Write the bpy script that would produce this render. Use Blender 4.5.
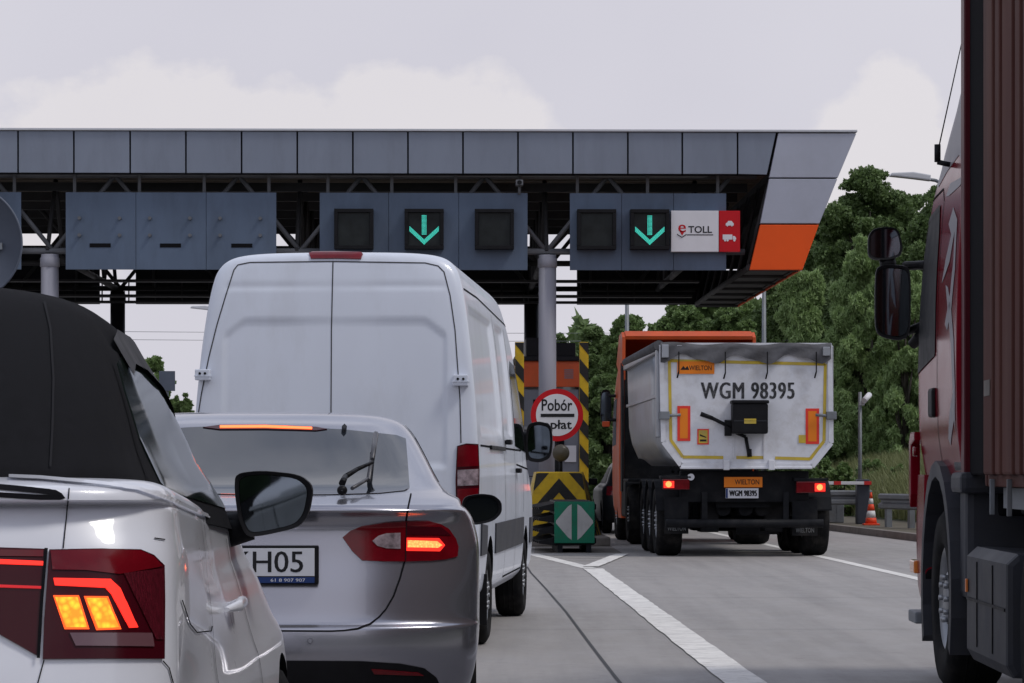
import bpy, bmesh, math, random
import numpy as np
from mathutils import Vector, Matrix
from mathutils.bvhtree import BVHTree
from mathutils.geometry import delaunay_2d_cdt

random.seed(7); np.random.seed(7)
for o in list(bpy.data.objects): bpy.data.objects.remove(o)
S = bpy.context.scene
C = S.collection

# ------------------------------------------------------------------ camera
F = 3000.0; HOR = 473.0; CH = 1.23
cd = bpy.data.cameras.new('camera'); cam = bpy.data.objects.new('camera', cd); C.objects.link(cam)
cam.location = (0, 0, CH); cam.rotation_euler = (math.pi/2, 0, 0)
cd.sensor_width = 36; cd.lens = F/1024*36; cd.shift_y = (HOR-341.5)/1024
cd.clip_start = 0.1; cd.clip_end = 3000
S.camera = cam

# ------------------------------------------------------------------ world
SUN_EL, SUN_ROT = math.radians(56), math.radians(112)
w = bpy.data.worlds.new("World"); S.world = w; w.use_nodes = True
nt = w.node_tree; nt.nodes.clear()
def N(tree, typ, **kw):
    n = tree.nodes.new(typ)
    for k, v in kw.items():
        if k in n.inputs: n.inputs[k].default_value = v
        else: setattr(n, k, v)
    return n
L = nt.links.new
out = N(nt, 'ShaderNodeOutputWorld'); 
sky = N(nt, 'ShaderNodeTexSky', sky_type='NISHITA', sun_disc=False, sun_elevation=SUN_EL, sun_rotation=SUN_ROT, air_density=1.0, dust_density=4.0)
bg1 = N(nt, 'ShaderNodeBackground', Strength=0.07); L(sky.outputs[0], bg1.inputs[0])
tc = N(nt, 'ShaderNodeTexCoord'); sep = N(nt, 'ShaderNodeSeparateXYZ'); L(tc.outputs['Generated'], sep.inputs[0])
def M_(op, a=None, b=None, tree=nt, clamp=False):
    n = tree.nodes.new('ShaderNodeMath'); n.operation = op; n.use_clamp = clamp
    for i, v in enumerate((a, b)):
        if v is None: continue
        if isinstance(v, (int, float)): n.inputs[i].default_value = v
        else: tree.links.new(v, n.inputs[i])
    return n.outputs[0]
mp = N(nt, 'ShaderNodeMapping'); mp.inputs['Scale'].default_value = (1, 1, 1.3); L(tc.outputs['Generated'], mp.inputs[0])
n1 = N(nt, 'ShaderNodeTexNoise', Scale=26.0, Detail=9.0, Roughness=0.55); L(mp.outputs[0], n1.inputs['Vector'])
n2 = N(nt, 'ShaderNodeTexNoise', Scale=3.0, Detail=5.0, Roughness=0.5); L(mp.outputs[0], n2.inputs['Vector'])
# a bank of cumulus low in the sky ahead, to the left
def cloud(x0, z0, rx, rz):
    ex = M_('DIVIDE', M_('SUBTRACT', sep.outputs[0], x0), rx); ez = M_('DIVIDE', M_('SUBTRACT', sep.outputs[2], z0), rz)
    return M_('SUBTRACT', 1.0, M_('ADD', M_('MULTIPLY', ex, ex), M_('MULTIPLY', ez, ez)))
blob = M_('MAXIMUM', M_('MAXIMUM', cloud(-.100, .100, .070, .036), cloud(-.030, .098, .052, .038)), M_('MAXIMUM', cloud(-.16, .085, .05, .03), cloud(.125, .10, .03, .035)))
front = M_('GREATER_THAN', sep.outputs[1], 0.0)
cm = M_('MULTIPLY', M_('ADD', blob, M_('MULTIPLY', M_('SUBTRACT', n1.outputs[0], 0.52), 2.6)), front)
cm = M_('MULTIPLY', cm, 3.2, clamp=True)
r2 = N(nt, 'ShaderNodeMapRange'); L(n2.outputs[0], r2.inputs[0]); r2.inputs[1].default_value = .35; r2.inputs[2].default_value = .68
base = N(nt, 'ShaderNodeMix', data_type='RGBA'); base.inputs['A'].default_value = (.60, .588, .66, 1); base.inputs['B'].default_value = (.69, .675, .735, 1)
L(r2.outputs[0], base.inputs['Factor'])
# overhead: broken grey cloud with thin bluish gaps
n3 = N(nt, 'ShaderNodeTexNoise', Scale=2.6, Detail=7.0, Roughness=.55); L(tc.outputs['Generated'], n3.inputs['Vector'])
r3 = N(nt, 'ShaderNodeMapRange'); L(n3.outputs[0], r3.inputs[0]); r3.inputs[1].default_value = .40; r3.inputs[2].default_value = .62
hi = N(nt, 'ShaderNodeMix', data_type='RGBA'); hi.inputs['A'].default_value = (.24, .29, .42, 1); hi.inputs['B'].default_value = (.82, .84, .94, 1); L(r3.outputs[0], hi.inputs['Factor'])
r4 = N(nt, 'ShaderNodeMapRange'); L(sep.outputs[2], r4.inputs[0]); r4.inputs[1].default_value = .17; r4.inputs[2].default_value = .42
b2_ = N(nt, 'ShaderNodeMix', data_type='RGBA'); L(r4.outputs[0], b2_.inputs['Factor']); L(base.outputs['Result'], b2_.inputs['A']); L(hi.outputs['Result'], b2_.inputs['B'])
cl = N(nt, 'ShaderNodeMix', data_type='RGBA'); L(b2_.outputs['Result'], cl.inputs['A']); cl.inputs['B'].default_value = (.83, .785, .77, 1)
L(M_('MULTIPLY', cm, .45), cl.inputs['Factor'])
bg2 = N(nt, 'ShaderNodeBackground', Strength=1.0); L(cl.outputs['Result'], bg2.inputs[0])
mx = N(nt, 'ShaderNodeMixShader'); mx.inputs[0].default_value = 0.93
L(bg1.outputs[0], mx.inputs[1]); L(bg2.outputs[0], mx.inputs[2]); L(mx.outputs[0], out.inputs[0])

sd = bpy.data.lights.new('sun', 'SUN'); sun = bpy.data.objects.new('sun', sd); C.objects.link(sun)
sd.energy = 1.35; sd.angle = math.radians(14); sd.color = (1, .96, .9)
sun.rotation_euler = (math.pi/2-SUN_EL, 0, math.pi-SUN_ROT)
S.view_settings.view_transform = 'Standard'; S.view_settings.look = 'None'
S.view_settings.exposure = 0.13; S.view_settings.gamma = 1

# ------------------------------------------------------------------ materials
def mat(name, col, rough=.6, metal=0, var=0.0, vscale=3.0, bump=0, bscale=40, coat=0, emit=None, es=1, ior=1.5, stretch=(1,1,1), dirt=None, dscale=2.0, damt=.5, trans=0, spec=None):
    m = bpy.data.materials.new(name); m.use_nodes = True
    t = m.node_tree; b = t.nodes['Principled BSDF']
    c4 = (*col, 1); b.inputs['Base Color'].default_value = c4
    b.inputs['Roughness'].default_value = rough; b.inputs['Metallic'].default_value = metal
    b.inputs['IOR'].default_value = ior; b.inputs['Coat Weight'].default_value = coat; b.inputs['Coat Roughness'].default_value = .04
    if trans: b.inputs['Transmission Weight'].default_value = trans
    if emit: b.inputs['Emission Color'].default_value = (*emit, 1); b.inputs['Emission Strength'].default_value = es
    b.inputs['Specular IOR Level'].default_value = spec if spec is not None else (.5 if (coat or rough < .3) else .22)
    co = N(t, 'ShaderNodeTexCoord'); mpn = N(t, 'ShaderNodeMapping'); mpn.inputs['Scale'].default_value = stretch
    t.links.new(co.outputs['Object'], mpn.inputs[0])
    cur = None
    if var:
        n = N(t, 'ShaderNodeTexNoise', Scale=vscale, Detail=6.0, Roughness=.6); t.links.new(mpn.outputs[0], n.inputs['Vector'])
        mr = N(t, 'ShaderNodeMapRange'); mr.inputs[1].default_value = .3; mr.inputs[2].default_value = .7
        t.links.new(n.outputs[0], mr.inputs[0])
        x = N(t, 'ShaderNodeMix', data_type='RGBA')
        x.inputs['A'].default_value = (*[max(0, c*(1-var)) for c in col], 1); x.inputs['B'].default_value = (*[min(1, c*(1+var)) for c in col], 1)
        t.links.new(mr.outputs[0], x.inputs['Factor']); cur = x.outputs['Result']
        rr = N(t, 'ShaderNodeMapRange'); rr.inputs[1].default_value = .3; rr.inputs[2].default_value = .7
        rr.inputs[3].default_value = rough*.88; rr.inputs[4].default_value = min(1, rough*1.15)
        t.links.new(n.outputs[0], rr.inputs[0]); t.links.new(rr.outputs[0], b.inputs['Roughness'])
    if dirt:
        n = N(t, 'ShaderNodeTexNoise', Scale=dscale, Detail=9.0, Roughness=.68); t.links.new(mpn.outputs[0], n.inputs['Vector'])
        mr = N(t, 'ShaderNodeMapRange'); mr.inputs[1].default_value = .48; mr.inputs[2].default_value = .75; mr.inputs[4].default_value = damt
        t.links.new(n.outputs[0], mr.inputs[0])
        x = N(t, 'ShaderNodeMix', data_type='RGBA'); x.inputs['A'].default_value = c4
        if cur: t.links.new(cur, x.inputs['A'])
        x.inputs['B'].default_value = (*dirt, 1); t.links.new(mr.outputs[0], x.inputs['Factor']); cur = x.outputs['Result']
    if cur: t.links.new(cur, b.inputs['Base Color'])
    if bump:
        n = N(t, 'ShaderNodeTexNoise', Scale=bscale, Detail=4.0); t.links.new(mpn.outputs[0], n.inputs['Vector'])
        bp = N(t, 'ShaderNodeBump', Strength=bump, Distance=.02); t.links.new(n.outputs[0], bp.inputs['Height']); t.links.new(bp.outputs[0], b.inputs['Normal'])
    return m

MT = {}
MT['black'] = mat('black_plastic', (.009,.009,.011), .5, var=.3, vscale=8, spec=.15)
MT['gap'] = mat('panel_gap', (.010,.010,.012), .9, spec=.04)
MT['rubber'] = mat('tyre_rubber', (.011,.011,.012), .85, var=.3, vscale=10, dirt=(.06,.055,.05), dscale=5, damt=.45, spec=.1)
MT['darkmetal'] = mat('dark_chassis', (.010,.011,.014), .6, var=.4, vscale=4, dirt=(.05,.045,.04), damt=.5, spec=.12)
MT['steel'] = mat('bare_steel', (.33,.34,.36), .45, metal=.8, var=.2, vscale=4)
MT['galv'] = mat('galvanised', (.20,.215,.235), .55, metal=.35, var=.2, vscale=3, dirt=(.14,.12,.10), damt=.5)
MT['rim'] = mat('wheel_rim', (.30,.31,.33), .4, metal=.7, var=.2)
MT['glass'] = mat('dark_glass', (.008,.010,.012), .03, spec=.5, ior=1.3)
MT['rearglass'] = mat('rear_window_glass', (.010,.013,.018), .03, ior=1.75)
MT['mirror'] = mat('mirror_glass', (.20,.23,.27), .03, metal=1)
MT['whitevan'] = mat('white_van_paint', (.66,.70,.79), .36, var=.03, vscale=1.5, coat=.35, dirt=(.40,.40,.41), dscale=2.2, damt=.3, stretch=(1,1,.35))
MT['silver'] = mat('silver_paint', (.36,.36,.41), .24, metal=.8, coat=.7)
MT['pearl'] = mat('pearl_white_paint', (.70,.71,.77), .3, metal=.0, var=.03, coat=.6)
MT['fabric'] = mat('soft_top_fabric', (.011,.011,.013), .95, var=.25, vscale=30, bump=.25, bscale=900, spec=.1)
MT['lampred'] = mat('lamp_red_lens', (.13,.0015,.006), .14, spec=.35, coat=.2, var=.25, vscale=9)
MT['lampdark'] = mat('lamp_dark_lens', (.045,.002,.006), .2, spec=.25)
MT['lampclear'] = mat('lamp_clear_lens', (.28,.22,.24), .2, var=.6, vscale=25, coat=.5)
MT['brake'] = mat('lit_brake', (.8,.03,.02), .3, emit=(1,.03,.02), es=1.1)
MT['brakehot'] = mat('lit_brake_core', (1,.3,.1), .3, emit=(1,.16,.04), es=3.6)
MT['amber'] = mat('lit_amber', (1,.3,.03), .3, emit=(1,.22,.012), es=2.2)
def textured_light(m, lo, hi, scale):
    t = m.node_tree; b = t.nodes['Principled BSDF']; co = N(t, 'ShaderNodeTexCoord'); n = N(t, 'ShaderNodeTexVoronoi', Scale=scale); t.links.new(co.outputs['Object'], n.inputs['Vector'])
    r = N(t, 'ShaderNodeMapRange'); r.inputs[1].default_value = 0; r.inputs[2].default_value = .7; r.inputs[3].default_value = hi; r.inputs[4].default_value = lo
    t.links.new(n.outputs['Distance'], r.inputs[0]); t.links.new(r.outputs[0], b.inputs['Emission Strength'])
textured_light(MT['amber'], .9, 3.2, 90); textured_light(MT['brakehot'], 2.0, 4.5, 120)
MT['plate'] = mat('number_plate', (.62,.63,.68), .4, var=.04)
MT['ink'] = mat('plate_letters', (.015,.015,.018), .6)
MT['blueband'] = mat('blue_strip', (.02,.045,.16), .4)
MT['clad'] = mat('grey_cladding', (.215,.243,.305), .42, metal=.15, var=.10, vscale=.7, dirt=(.10,.10,.11), dscale=1.6, damt=.3, stretch=(1,1,.25))
MT['clad_l'] = mat('light_cladding', (.40,.42,.50), .42, metal=.1, var=.05, vscale=.8, dirt=(.2,.2,.2), dscale=1.2, damt=.2)
MT['trim'] = mat('white_trim', (.55,.56,.6), .5, var=.05)
MT['board'] = mat('sign_board_blue_grey', (.105,.14,.205), .55, var=.12, vscale=1.2, dirt=(.05,.06,.075), dscale=1.5, damt=.4, stretch=(1,1,.3))
MT['orange'] = mat('orange_panel', (.80,.095,.012), .5, var=.06, vscale=1)
MT['orangetruck'] = mat('orange_truck_paint', (.60,.085,.015), .4, var=.08, coat=.2, dirt=(.2,.07,.03), damt=.4)
MT['ceiling'] = mat('ceiling_sheet', (.16,.135,.11), .7, var=.2)
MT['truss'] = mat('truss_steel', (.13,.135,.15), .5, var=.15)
MT['truss_shaded'] = mat('shaded_truss_steel', (.045,.045,.048), .6, var=.15, spec=.15)  # truss steel darkened to stand in for shade deep under the canopy
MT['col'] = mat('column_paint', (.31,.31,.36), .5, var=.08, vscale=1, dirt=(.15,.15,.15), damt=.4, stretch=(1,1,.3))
MT['col_backlit'] = mat('backlit_column_shade', (.02,.02,.024), .5, var=.1)  # rear columns: column paint darkened to stand in for backlighting
MT['screen'] = mat('led_screen_off', (.014,.017,.018), .45, var=.5, vscale=3)
MT['led'] = mat('led_green', (.05,.5,.4), .4, emit=(.06,.60,.48), es=1.0)
MT['signwhite'] = mat('sign_white', (.68,.68,.72), .45, var=.04)
MT['signred'] = mat('sign_red', (.50,.008,.015), .45, var=.05)
MT['yellow'] = mat('yellow_paint', (.55,.36,.02), .5, var=.12, dirt=(.10,.085,.04), dscale=4, damt=.5)
MT['yellowd'] = mat('tipper_yellow_tape', (.55,.40,.05), .5, var=.12, dirt=(.3,.26,.2), dscale=4, damt=.6)
MT['blackp'] = mat('black_paint', (.02,.02,.02), .6, var=.2, dirt=(.08,.07,.06), damt=.5)
MT['signgreen'] = mat('sign_green', (.005,.15,.085), .5, var=.15, dirt=(.05,.07,.05), dscale=5, damt=.6)
MT['signgrey'] = mat('sign_grey_back', (.095,.11,.145), .5, var=.08)
MT['boothgrey'] = mat('booth_grey', (.19,.20,.235), .5, var=.1)
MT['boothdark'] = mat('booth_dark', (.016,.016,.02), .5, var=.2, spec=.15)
MT['tipwhite'] = mat('tipper_white_paint', (.66,.67,.72), .5, var=.05, vscale=2, dirt=(.32,.29,.26), dscale=3.2, damt=.5)
MT['tipside'] = mat('tipper_aluminium_side', (.38,.40,.44), .35, metal=.7, var=.1, vscale=1.5, dirt=(.25,.23,.2), damt=.5)
MT['tarp'] = mat('grey_tarpaulin', (.10,.10,.11), .75, var=.3, vscale=2, bump=.5, bscale=8, dirt=(.05,.045,.04), dscale=3, damt=.6)
MT['redtruck'] = mat('dark_red_truck_paint', (.17,.002,.011), .18, var=.05, spec=.5, ior=1.2)
MT['maroon'] = mat('maroon_trailer_paint', (.095,.040,.034), .6, var=.25, vscale=2, dirt=(.15,.09,.075), dscale=3, damt=.6, stretch=(1,1,.15), spec=.3, ior=1.15)
MT['graphic'] = mat('silver_white_graphic', (.30,.29,.31), .35, ior=1.2)
MT['greyplastic'] = mat('grey_truck_plastic', (.035,.037,.046), .5, var=.15, dirt=(.06,.055,.05), damt=.4)
MT['conewhite'] = mat('cone_white', (.62,.62,.62), .5, var=.08)
MT['coneorange'] = mat('cone_orange', (.72,.07,.025), .5, var=.1)
MT['barrierred'] = mat('boom_red', (.55,.03,.03), .5)
MT['bark'] = mat('bark', (.055,.048,.04), .9, var=.3)
def leafmat(name, a, b, tr=.25):
    m = bpy.data.materials.new(name); m.use_nodes = True; t = m.node_tree; p = t.nodes['Principled BSDF']
    g = N(t, 'ShaderNodeNewGeometry'); n = N(t, 'ShaderNodeTexNoise', Scale=.55, Detail=4.0); co = N(t, 'ShaderNodeTexCoord')
    t.links.new(co.outputs['Object'], n.inputs['Vector'])
    mixf = M_('ADD', M_('MULTIPLY', g.outputs['Random Per Island'], .6), M_('MULTIPLY', M_('SUBTRACT', n.outputs[0], .38), 1.6), tree=t, clamp=True)
    x = N(t, 'ShaderNodeMix', data_type='RGBA'); x.inputs['A'].default_value = (*a, 1); x.inputs['B'].default_value = (*b, 1)
    t.links.new(mixf, x.inputs['Factor']); t.links.new(x.outputs['Result'], p.inputs['Base Color']); p.inputs['Roughness'].default_value = .6
    tl = N(t, 'ShaderNodeBsdfTranslucent'); t.links.new(x.outputs['Result'], tl.inputs[0])
    ms = N(t, 'ShaderNodeMixShader'); ms.inputs[0].default_value = tr
    t.links.new(p.outputs[0], ms.inputs[1]); t.links.new(tl.outputs[0], ms.inputs[2]); t.links.new(ms.outputs[0], t.nodes['Material Output'].inputs[0])
    return m
MT['leafdark'] = leafmat('dark_leaves', (.032,.066,.022), (.12,.185,.06), .3)
MT['leafmid'] = leafmat('mid_leaves', (.052,.10,.03), (.15,.23,.075), .3)
MT['leaflight'] = leafmat('pale_leaves', (.12,.215,.065), (.27,.38,.15), .3)
MT['grass'] = leafmat('grass_blades', (.06,.11,.03), (.19,.21,.085))

def ground_mat():
    m = bpy.data.materials.new('concrete_road'); m.use_nodes = True; t = m.node_tree; b = t.nodes['Principled BSDF']
    co = N(t, 'ShaderNodeTexCoord')
    def noise(scale, sc=(1,1,1), det=6, rg=.6):
        mpn = N(t, 'ShaderNodeMapping'); mpn.inputs['Scale'].default_value = sc; t.links.new(co.outputs['Object'], mpn.inputs[0])
        n = N(t, 'ShaderNodeTexNoise', Scale=scale, Detail=float(det), Roughness=rg); t.links.new(mpn.outputs[0], n.inputs['Vector']); return n.outputs[0]
    def rng(v, a, c, lo=0, hi=1):
        r = N(t, 'ShaderNodeMapRange'); t.links.new(v, r.inputs[0]); r.inputs[1].default_value = a; r.inputs[2].default_value = c; r.inputs[3].default_value = lo; r.inputs[4].default_value = hi; return r.outputs[0]
    def mix(f, A, B):
        x = N(t, 'ShaderNodeMix', data_type='RGBA')
        t.links.new(f, x.inputs['Factor'])
        for k, v in (('A', A), ('B', B)):
            if isinstance(v, tuple): x.inputs[k].default_value = (*v, 1)
            else: t.links.new(v, x.inputs[k])
        return x.outputs['Result']
    c = mix(rng(noise(.35, (1,.25,1)), .3, .7), (.275,.258,.248), (.325,.306,.294))
    c = mix(rng(noise(1.1, (2.6,.10,1), 7, .65), .42, .70, 0, .45), c, (.16,.15,.146))      # long wheel-track stains
    c = mix(rng(noise(2.0, (.5,1.4,1), 9, .7), .55, .75, 0, .6), c, (.32,.305,.295))
    c = mix(rng(noise(60, (1,1,1), 3, .7), .62, .74, 0, .55), c, (.10,.095,.09))
    c = mix(rng(noise(7, (1,2.2,1), 8, .75), .57, .66, 0, .65), c, (.10,.09,.085))
    t.links.new(c, b.inputs['Base Color'])
    t.links.new(rng(noise(3, (1,.4,1)), .3, .7, .5, .8), b.inputs['Roughness'])
    bp = N(t, 'ShaderNodeBump', Strength=.35, Distance=.01); t.links.new(noise(45, (.25,3,1), 4), bp.inputs['Height']); t.links.new(bp.outputs[0], b.inputs['Normal'])
    return m
MT['road'] = ground_mat()
MT['paint'] = mat('road_paint', (.70,.68,.65), .65, var=.12, vscale=3, dirt=(.30,.285,.27), dscale=7, damt=.75)
MT['paintworn'] = mat('worn_road_paint', (.36,.34,.32), .7, var=.15, vscale=3, dirt=(.2,.18,.17), dscale=5, damt=.9)
MT['tar'] = mat('joint_tar', (.04,.04,.042), .6, var=.3)
MT['kerb'] = mat('kerb_concrete', (.20,.18,.165), .85, var=.2, vscale=3, dirt=(.08,.07,.06), damt=.6)
MT['dirtm'] = mat('dirt_verge', (.13,.115,.09), .95, var=.3, vscale=2, bump=.6, bscale=6, dirt=(.05,.06,.03), damt=.7)
MT['soil'] = mat('grass_ground', (.05,.06,.025), .95, var=.35, vscale=1, bump=.5, bscale=5)
MT['concrete'] = mat('grey_concrete', (.26,.255,.25), .85, var=.15, dirt=(.1,.09,.08), damt=.6)

# ------------------------------------------------------------------ mesh helpers
def tag(o, label=None, cat=None, group=None, kind=None):
    if label: o['label'] = label
    if cat: o['category'] = cat
    if group: o['group'] = group
    if kind: o['kind'] = kind
    return o
def empty(name, loc=(0,0,0), rz=0, parent=None):
    o = bpy.data.objects.new(name, None); C.objects.link(o); o.location = loc; o.rotation_euler = (0,0,rz); o.parent = parent
    o.empty_display_size = .2
    return o
def world_mat(o):
    m = Matrix.LocRotScale(o.location, o.rotation_euler, o.scale)
    return world_mat(o.parent) @ m if o.parent else m

class MB:
    def __init__(s): s.bm = bmesh.new()
    def box(s, x0, x1, y0, y1, z0, z1, bev=0, mi=0):
        bm = s.bm; vs = [bm.verts.new(p) for p in ((x0,y0,z0),(x1,y0,z0),(x1,y1,z0),(x0,y1,z0),(x0,y0,z1),(x1,y0,z1),(x1,y1,z1),(x0,y1,z1))]
        fs = [bm.faces.new([vs[i] for i in q]) for q in ((0,3,2,1),(4,5,6,7),(0,1,5,4),(1,2,6,5),(2,3,7,6),(3,0,4,7))]
        for f in fs: f.material_index = mi
        if bev:
            es = list({e for f in fs for e in f.edges})
            r = bmesh.ops.bevel(bm, geom=es, offset=bev, segments=2, affect='EDGES', profile=.6)
            for f in r['faces']: f.material_index = mi
        return s
    def prism(s, poly, axis, a, b, bev=0, mi=0, poly2=None):
        """poly: 2-D points in the plane normal to axis ('x': (y,z), 'y': (x,z), 'z': (x,y))"""
        bm = s.bm
        def P(p, t): return {'x': (t, p[0], p[1]), 'y': (p[0], t, p[1]), 'z': (p[0], p[1], t)}[axis]
        q = poly2 or poly
        A = [bm.verts.new(P(p, a)) for p in poly]; B = [bm.verts.new(P(p, b)) for p in q]
        fs = [bm.faces.new(A), bm.faces.new(B[::-1])]
        n = len(A)
        for i in range(n): fs.append(bm.faces.new((A[i], B[i], B[(i+1)%n], A[(i+1)%n])))
        for f in fs: f.material_index = mi
        bmesh.ops.recalc_face_normals(bm, faces=fs)
        if bev:
            es = list({e for f in fs[:2] for e in f.edges})
            r = bmesh.ops.bevel(bm, geom=es, offset=bev, segments=2, affect='EDGES', profile=.6)
            for f in r['faces']: f.material_index = mi
        return s
    def cyl(s, p0, p1, r0, r1=None, n=12, cap=True, mi=0):
        bm = s.bm; r1 = r0 if r1 is None else r1; p0 = Vector(p0); p1 = Vector(p1); d = (p1-p0).normalized()
        u = d.orthogonal().normalized(); v = d.cross(u)
        A = [bm.verts.new(p0+(u*math.cos(2*math.pi*i/n)+v*math.sin(2*math.pi*i/n))*r0) for i in range(n)]
        B = [bm.verts.new(p1+(u*math.cos(2*math.pi*i/n)+v*math.sin(2*math.pi*i/n))*r1) for i in range(n)]
        for i in range(n):
            f = bm.faces.new((A[i], A[(i+1)%n], B[(i+1)%n], B[i])); f.smooth = True; f.material_index = mi
        if cap:
            for q in (A[::-1], B): bm.faces.new(q).material_index = mi
        return s
    def tube(s, pts, r, n=8, mi=0):
        for a, b in zip(pts, pts[1:]): s.cyl(a, b, r, n=n, mi=mi)
        return s
    def lathe(s, prof, n=32, axis='x', center=(0,0,0), mi=0):
        """prof: (radius, offset along axis)"""
        bm = s.bm; rings = []
        for r, t in prof:
            ring = []
            for i in range(n):
                a = 2*math.pi*i/n; c, q = r*math.cos(a), r*math.sin(a)
                p = {'x': (t,c,q), 'y': (c,t,q), 'z': (c,q,t)}[axis]
                ring.append(bm.verts.new(Vector(p)+Vector(center)))
            rings.append(ring)
        for A, B in zip(rings, rings[1:]):
            for i in range(n):
                f = bm.faces.new((A[i], A[(i+1)%n], B[(i+1)%n], B[i])); f.smooth = True; f.material_index = mi
        return s
    def quad(s, pts, mi=0):
        f = s.bm.faces.new([s.bm.verts.new(p) for p in pts]); f.material_index = mi; return s
    def build(s, name, m, parent=None, smooth=None, recalc=True):
        if recalc: bmesh.ops.recalc_face_normals(s.bm, faces=s.bm.faces)
        me = bpy.data.meshes.new(name); s.bm.to_mesh(me); s.bm.free()
        for q in (m if isinstance(m, (list, tuple)) else [m]): me.materials.append(q)
        if smooth is not None:
            for p in me.polygons: p.use_smooth = True
            me.set_sharp_from_angle(angle=math.radians(smooth))
        o = bpy.data.objects.new(name, me); C.objects.link(o); o.parent = parent
        return o

def pieces(mb, name, m, parent, smooth=None):
    """every separate piece collected in mb becomes a part of its own"""
    bm = mb.bm; seen = set(); outp = []
    bm.verts.ensure_lookup_table()
    for v0 in bm.verts:
        if v0 in seen: continue
        st, isl_ = [v0], []
        seen.add(v0)
        while st:
            v = st.pop(); isl_.append(v)
            for e in v.link_edges:
                o = e.other_vert(v)
                if o not in seen: seen.add(o); st.append(o)
        q = MB(); mp_ = {v: q.bm.verts.new(v.co) for v in isl_}
        for f in {f for v in isl_ for f in v.link_faces}:
            nf = q.bm.faces.new([mp_[v] for v in f.verts]); nf.smooth = f.smooth
        outp.append(q.build(name, m, parent, smooth))
    bm.free(); return outp

def minmod(vals):
    n = len(vals); t = [0]*n
    for i in range(1, n-1):
        a, b = vals[i]-vals[i-1], vals[i+1]-vals[i]
        t[i] = 0 if a*b <= 0 else 2*a*b/(a+b)
    t[0] = vals[1]-vals[0]; t[-1] = vals[-1]-vals[-2]
    return t
def interp_keys(keys, nsub):
    cols = list(zip(*keys)); T = [minmod(c) for c in cols]; outk = []
    for i in range(len(keys)-1):
        for k in range(nsub):
            u = k/nsub; h = (2*u**3-3*u**2+1, u**3-2*u**2+u, -2*u**3+3*u**2, u**3-u**2)
            outk.append([h[0]*c[i]+h[1]*t[i]+h[2]*c[i+1]+h[3]*t[i+1] for c, t in zip(cols, T)])
    outk.append(list(keys[-1])); return outk
def stack_body(keys, nsub=5, ncap=20, nside=22, warp=None):
    """keys: z, half width, rear y, rear cap depth, rear exponent, front y, front cap depth, front exponent"""
    bm = bmesh.new(); rings = []
    for z, hw, yr, dr, nr, yf, df, nf in interp_keys(keys, nsub):
        pts = []
        for i in range(ncap*2+1):
            th = -math.pi/2+math.pi*i/(ncap*2); sx, cx = math.sin(th), math.cos(th)
            pts.append((math.copysign(abs(sx)**(2/nr), sx)*hw, yr+dr*(1-max(cx, 0)**(2/nr))))
        for i in range(1, nside): pts.append((hw, (yr+dr)+(yf-df-yr-dr)*i/nside))
        for i in range(ncap*2+1):
            th = math.pi/2-math.pi*i/(ncap*2); sx, cx = math.sin(th), math.cos(th)
            pts.append((math.copysign(abs(sx)**(2/nf), sx)*hw, yf-df*(1-max(cx, 0)**(2/nf))))
        for i in range(1, nside): pts.append((-hw, (yf-df)+(yr+dr-yf+df)*i/nside))
        ring = []
        for x, y in pts:
            p = (x, y, z)
            if warp: p = warp(*p)
            ring.append(bm.verts.new(p))
        rings.append(ring)
    n = len(rings[0])
    for A, B in zip(rings, rings[1:]):
        for i in range(n): bm.faces.new((A[i], A[(i+1)%n], B[(i+1)%n], B[i]))
    for R, fl in ((rings[0], True), (rings[-1], False)):
        c = Vector((0,0,0))
        for v in R: c += v.co
        cv = bm.verts.new(c/n)
        for i in range(n):
            bm.faces.new((R[(i+1)%n], R[i], cv) if fl else (R[i], R[(i+1)%n], cv))
    bmesh.ops.recalc_face_normals(bm, faces=bm.faces)
    return bm
def finish_body(bm, name, mats, parent, cutters=(), angle=35):
    me = bpy.data.meshes.new(name); bm.to_mesh(me); bm.free()
    for q in mats: me.materials.append(q)
    o = bpy.data.objects.new(name, me); C.objects.link(o); o.parent = parent
    if cutters:
        cb = MB()
        for (x0, x1, y, z, r) in cutters: cb.cyl((x0,y,z), (x1,y,z), r, n=40)
        co = cb.build('wheel_cut', mats[1]); co.matrix_world = world_mat(parent)
        bpy.context.view_layer.update()
        md = o.modifiers.new('b', 'BOOLEAN'); md.operation = 'DIFFERENCE'; md.object = co; md.solver = 'EXACT'; md.material_mode = 'TRANSFER'
        bpy.context.view_layer.update()
        dg = bpy.context.evaluated_depsgraph_get()
        nm = bpy.data.meshes.new_from_object(o.evaluated_get(dg), depsgraph=dg)
        o.modifiers.clear(); o.data = nm; nm.name = name
        bpy.data.objects.remove(co)
    for p in o.data.polygons: p.use_smooth = True
    o.data.set_sharp_from_angle(angle=math.radians(angle))
    return o
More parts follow.
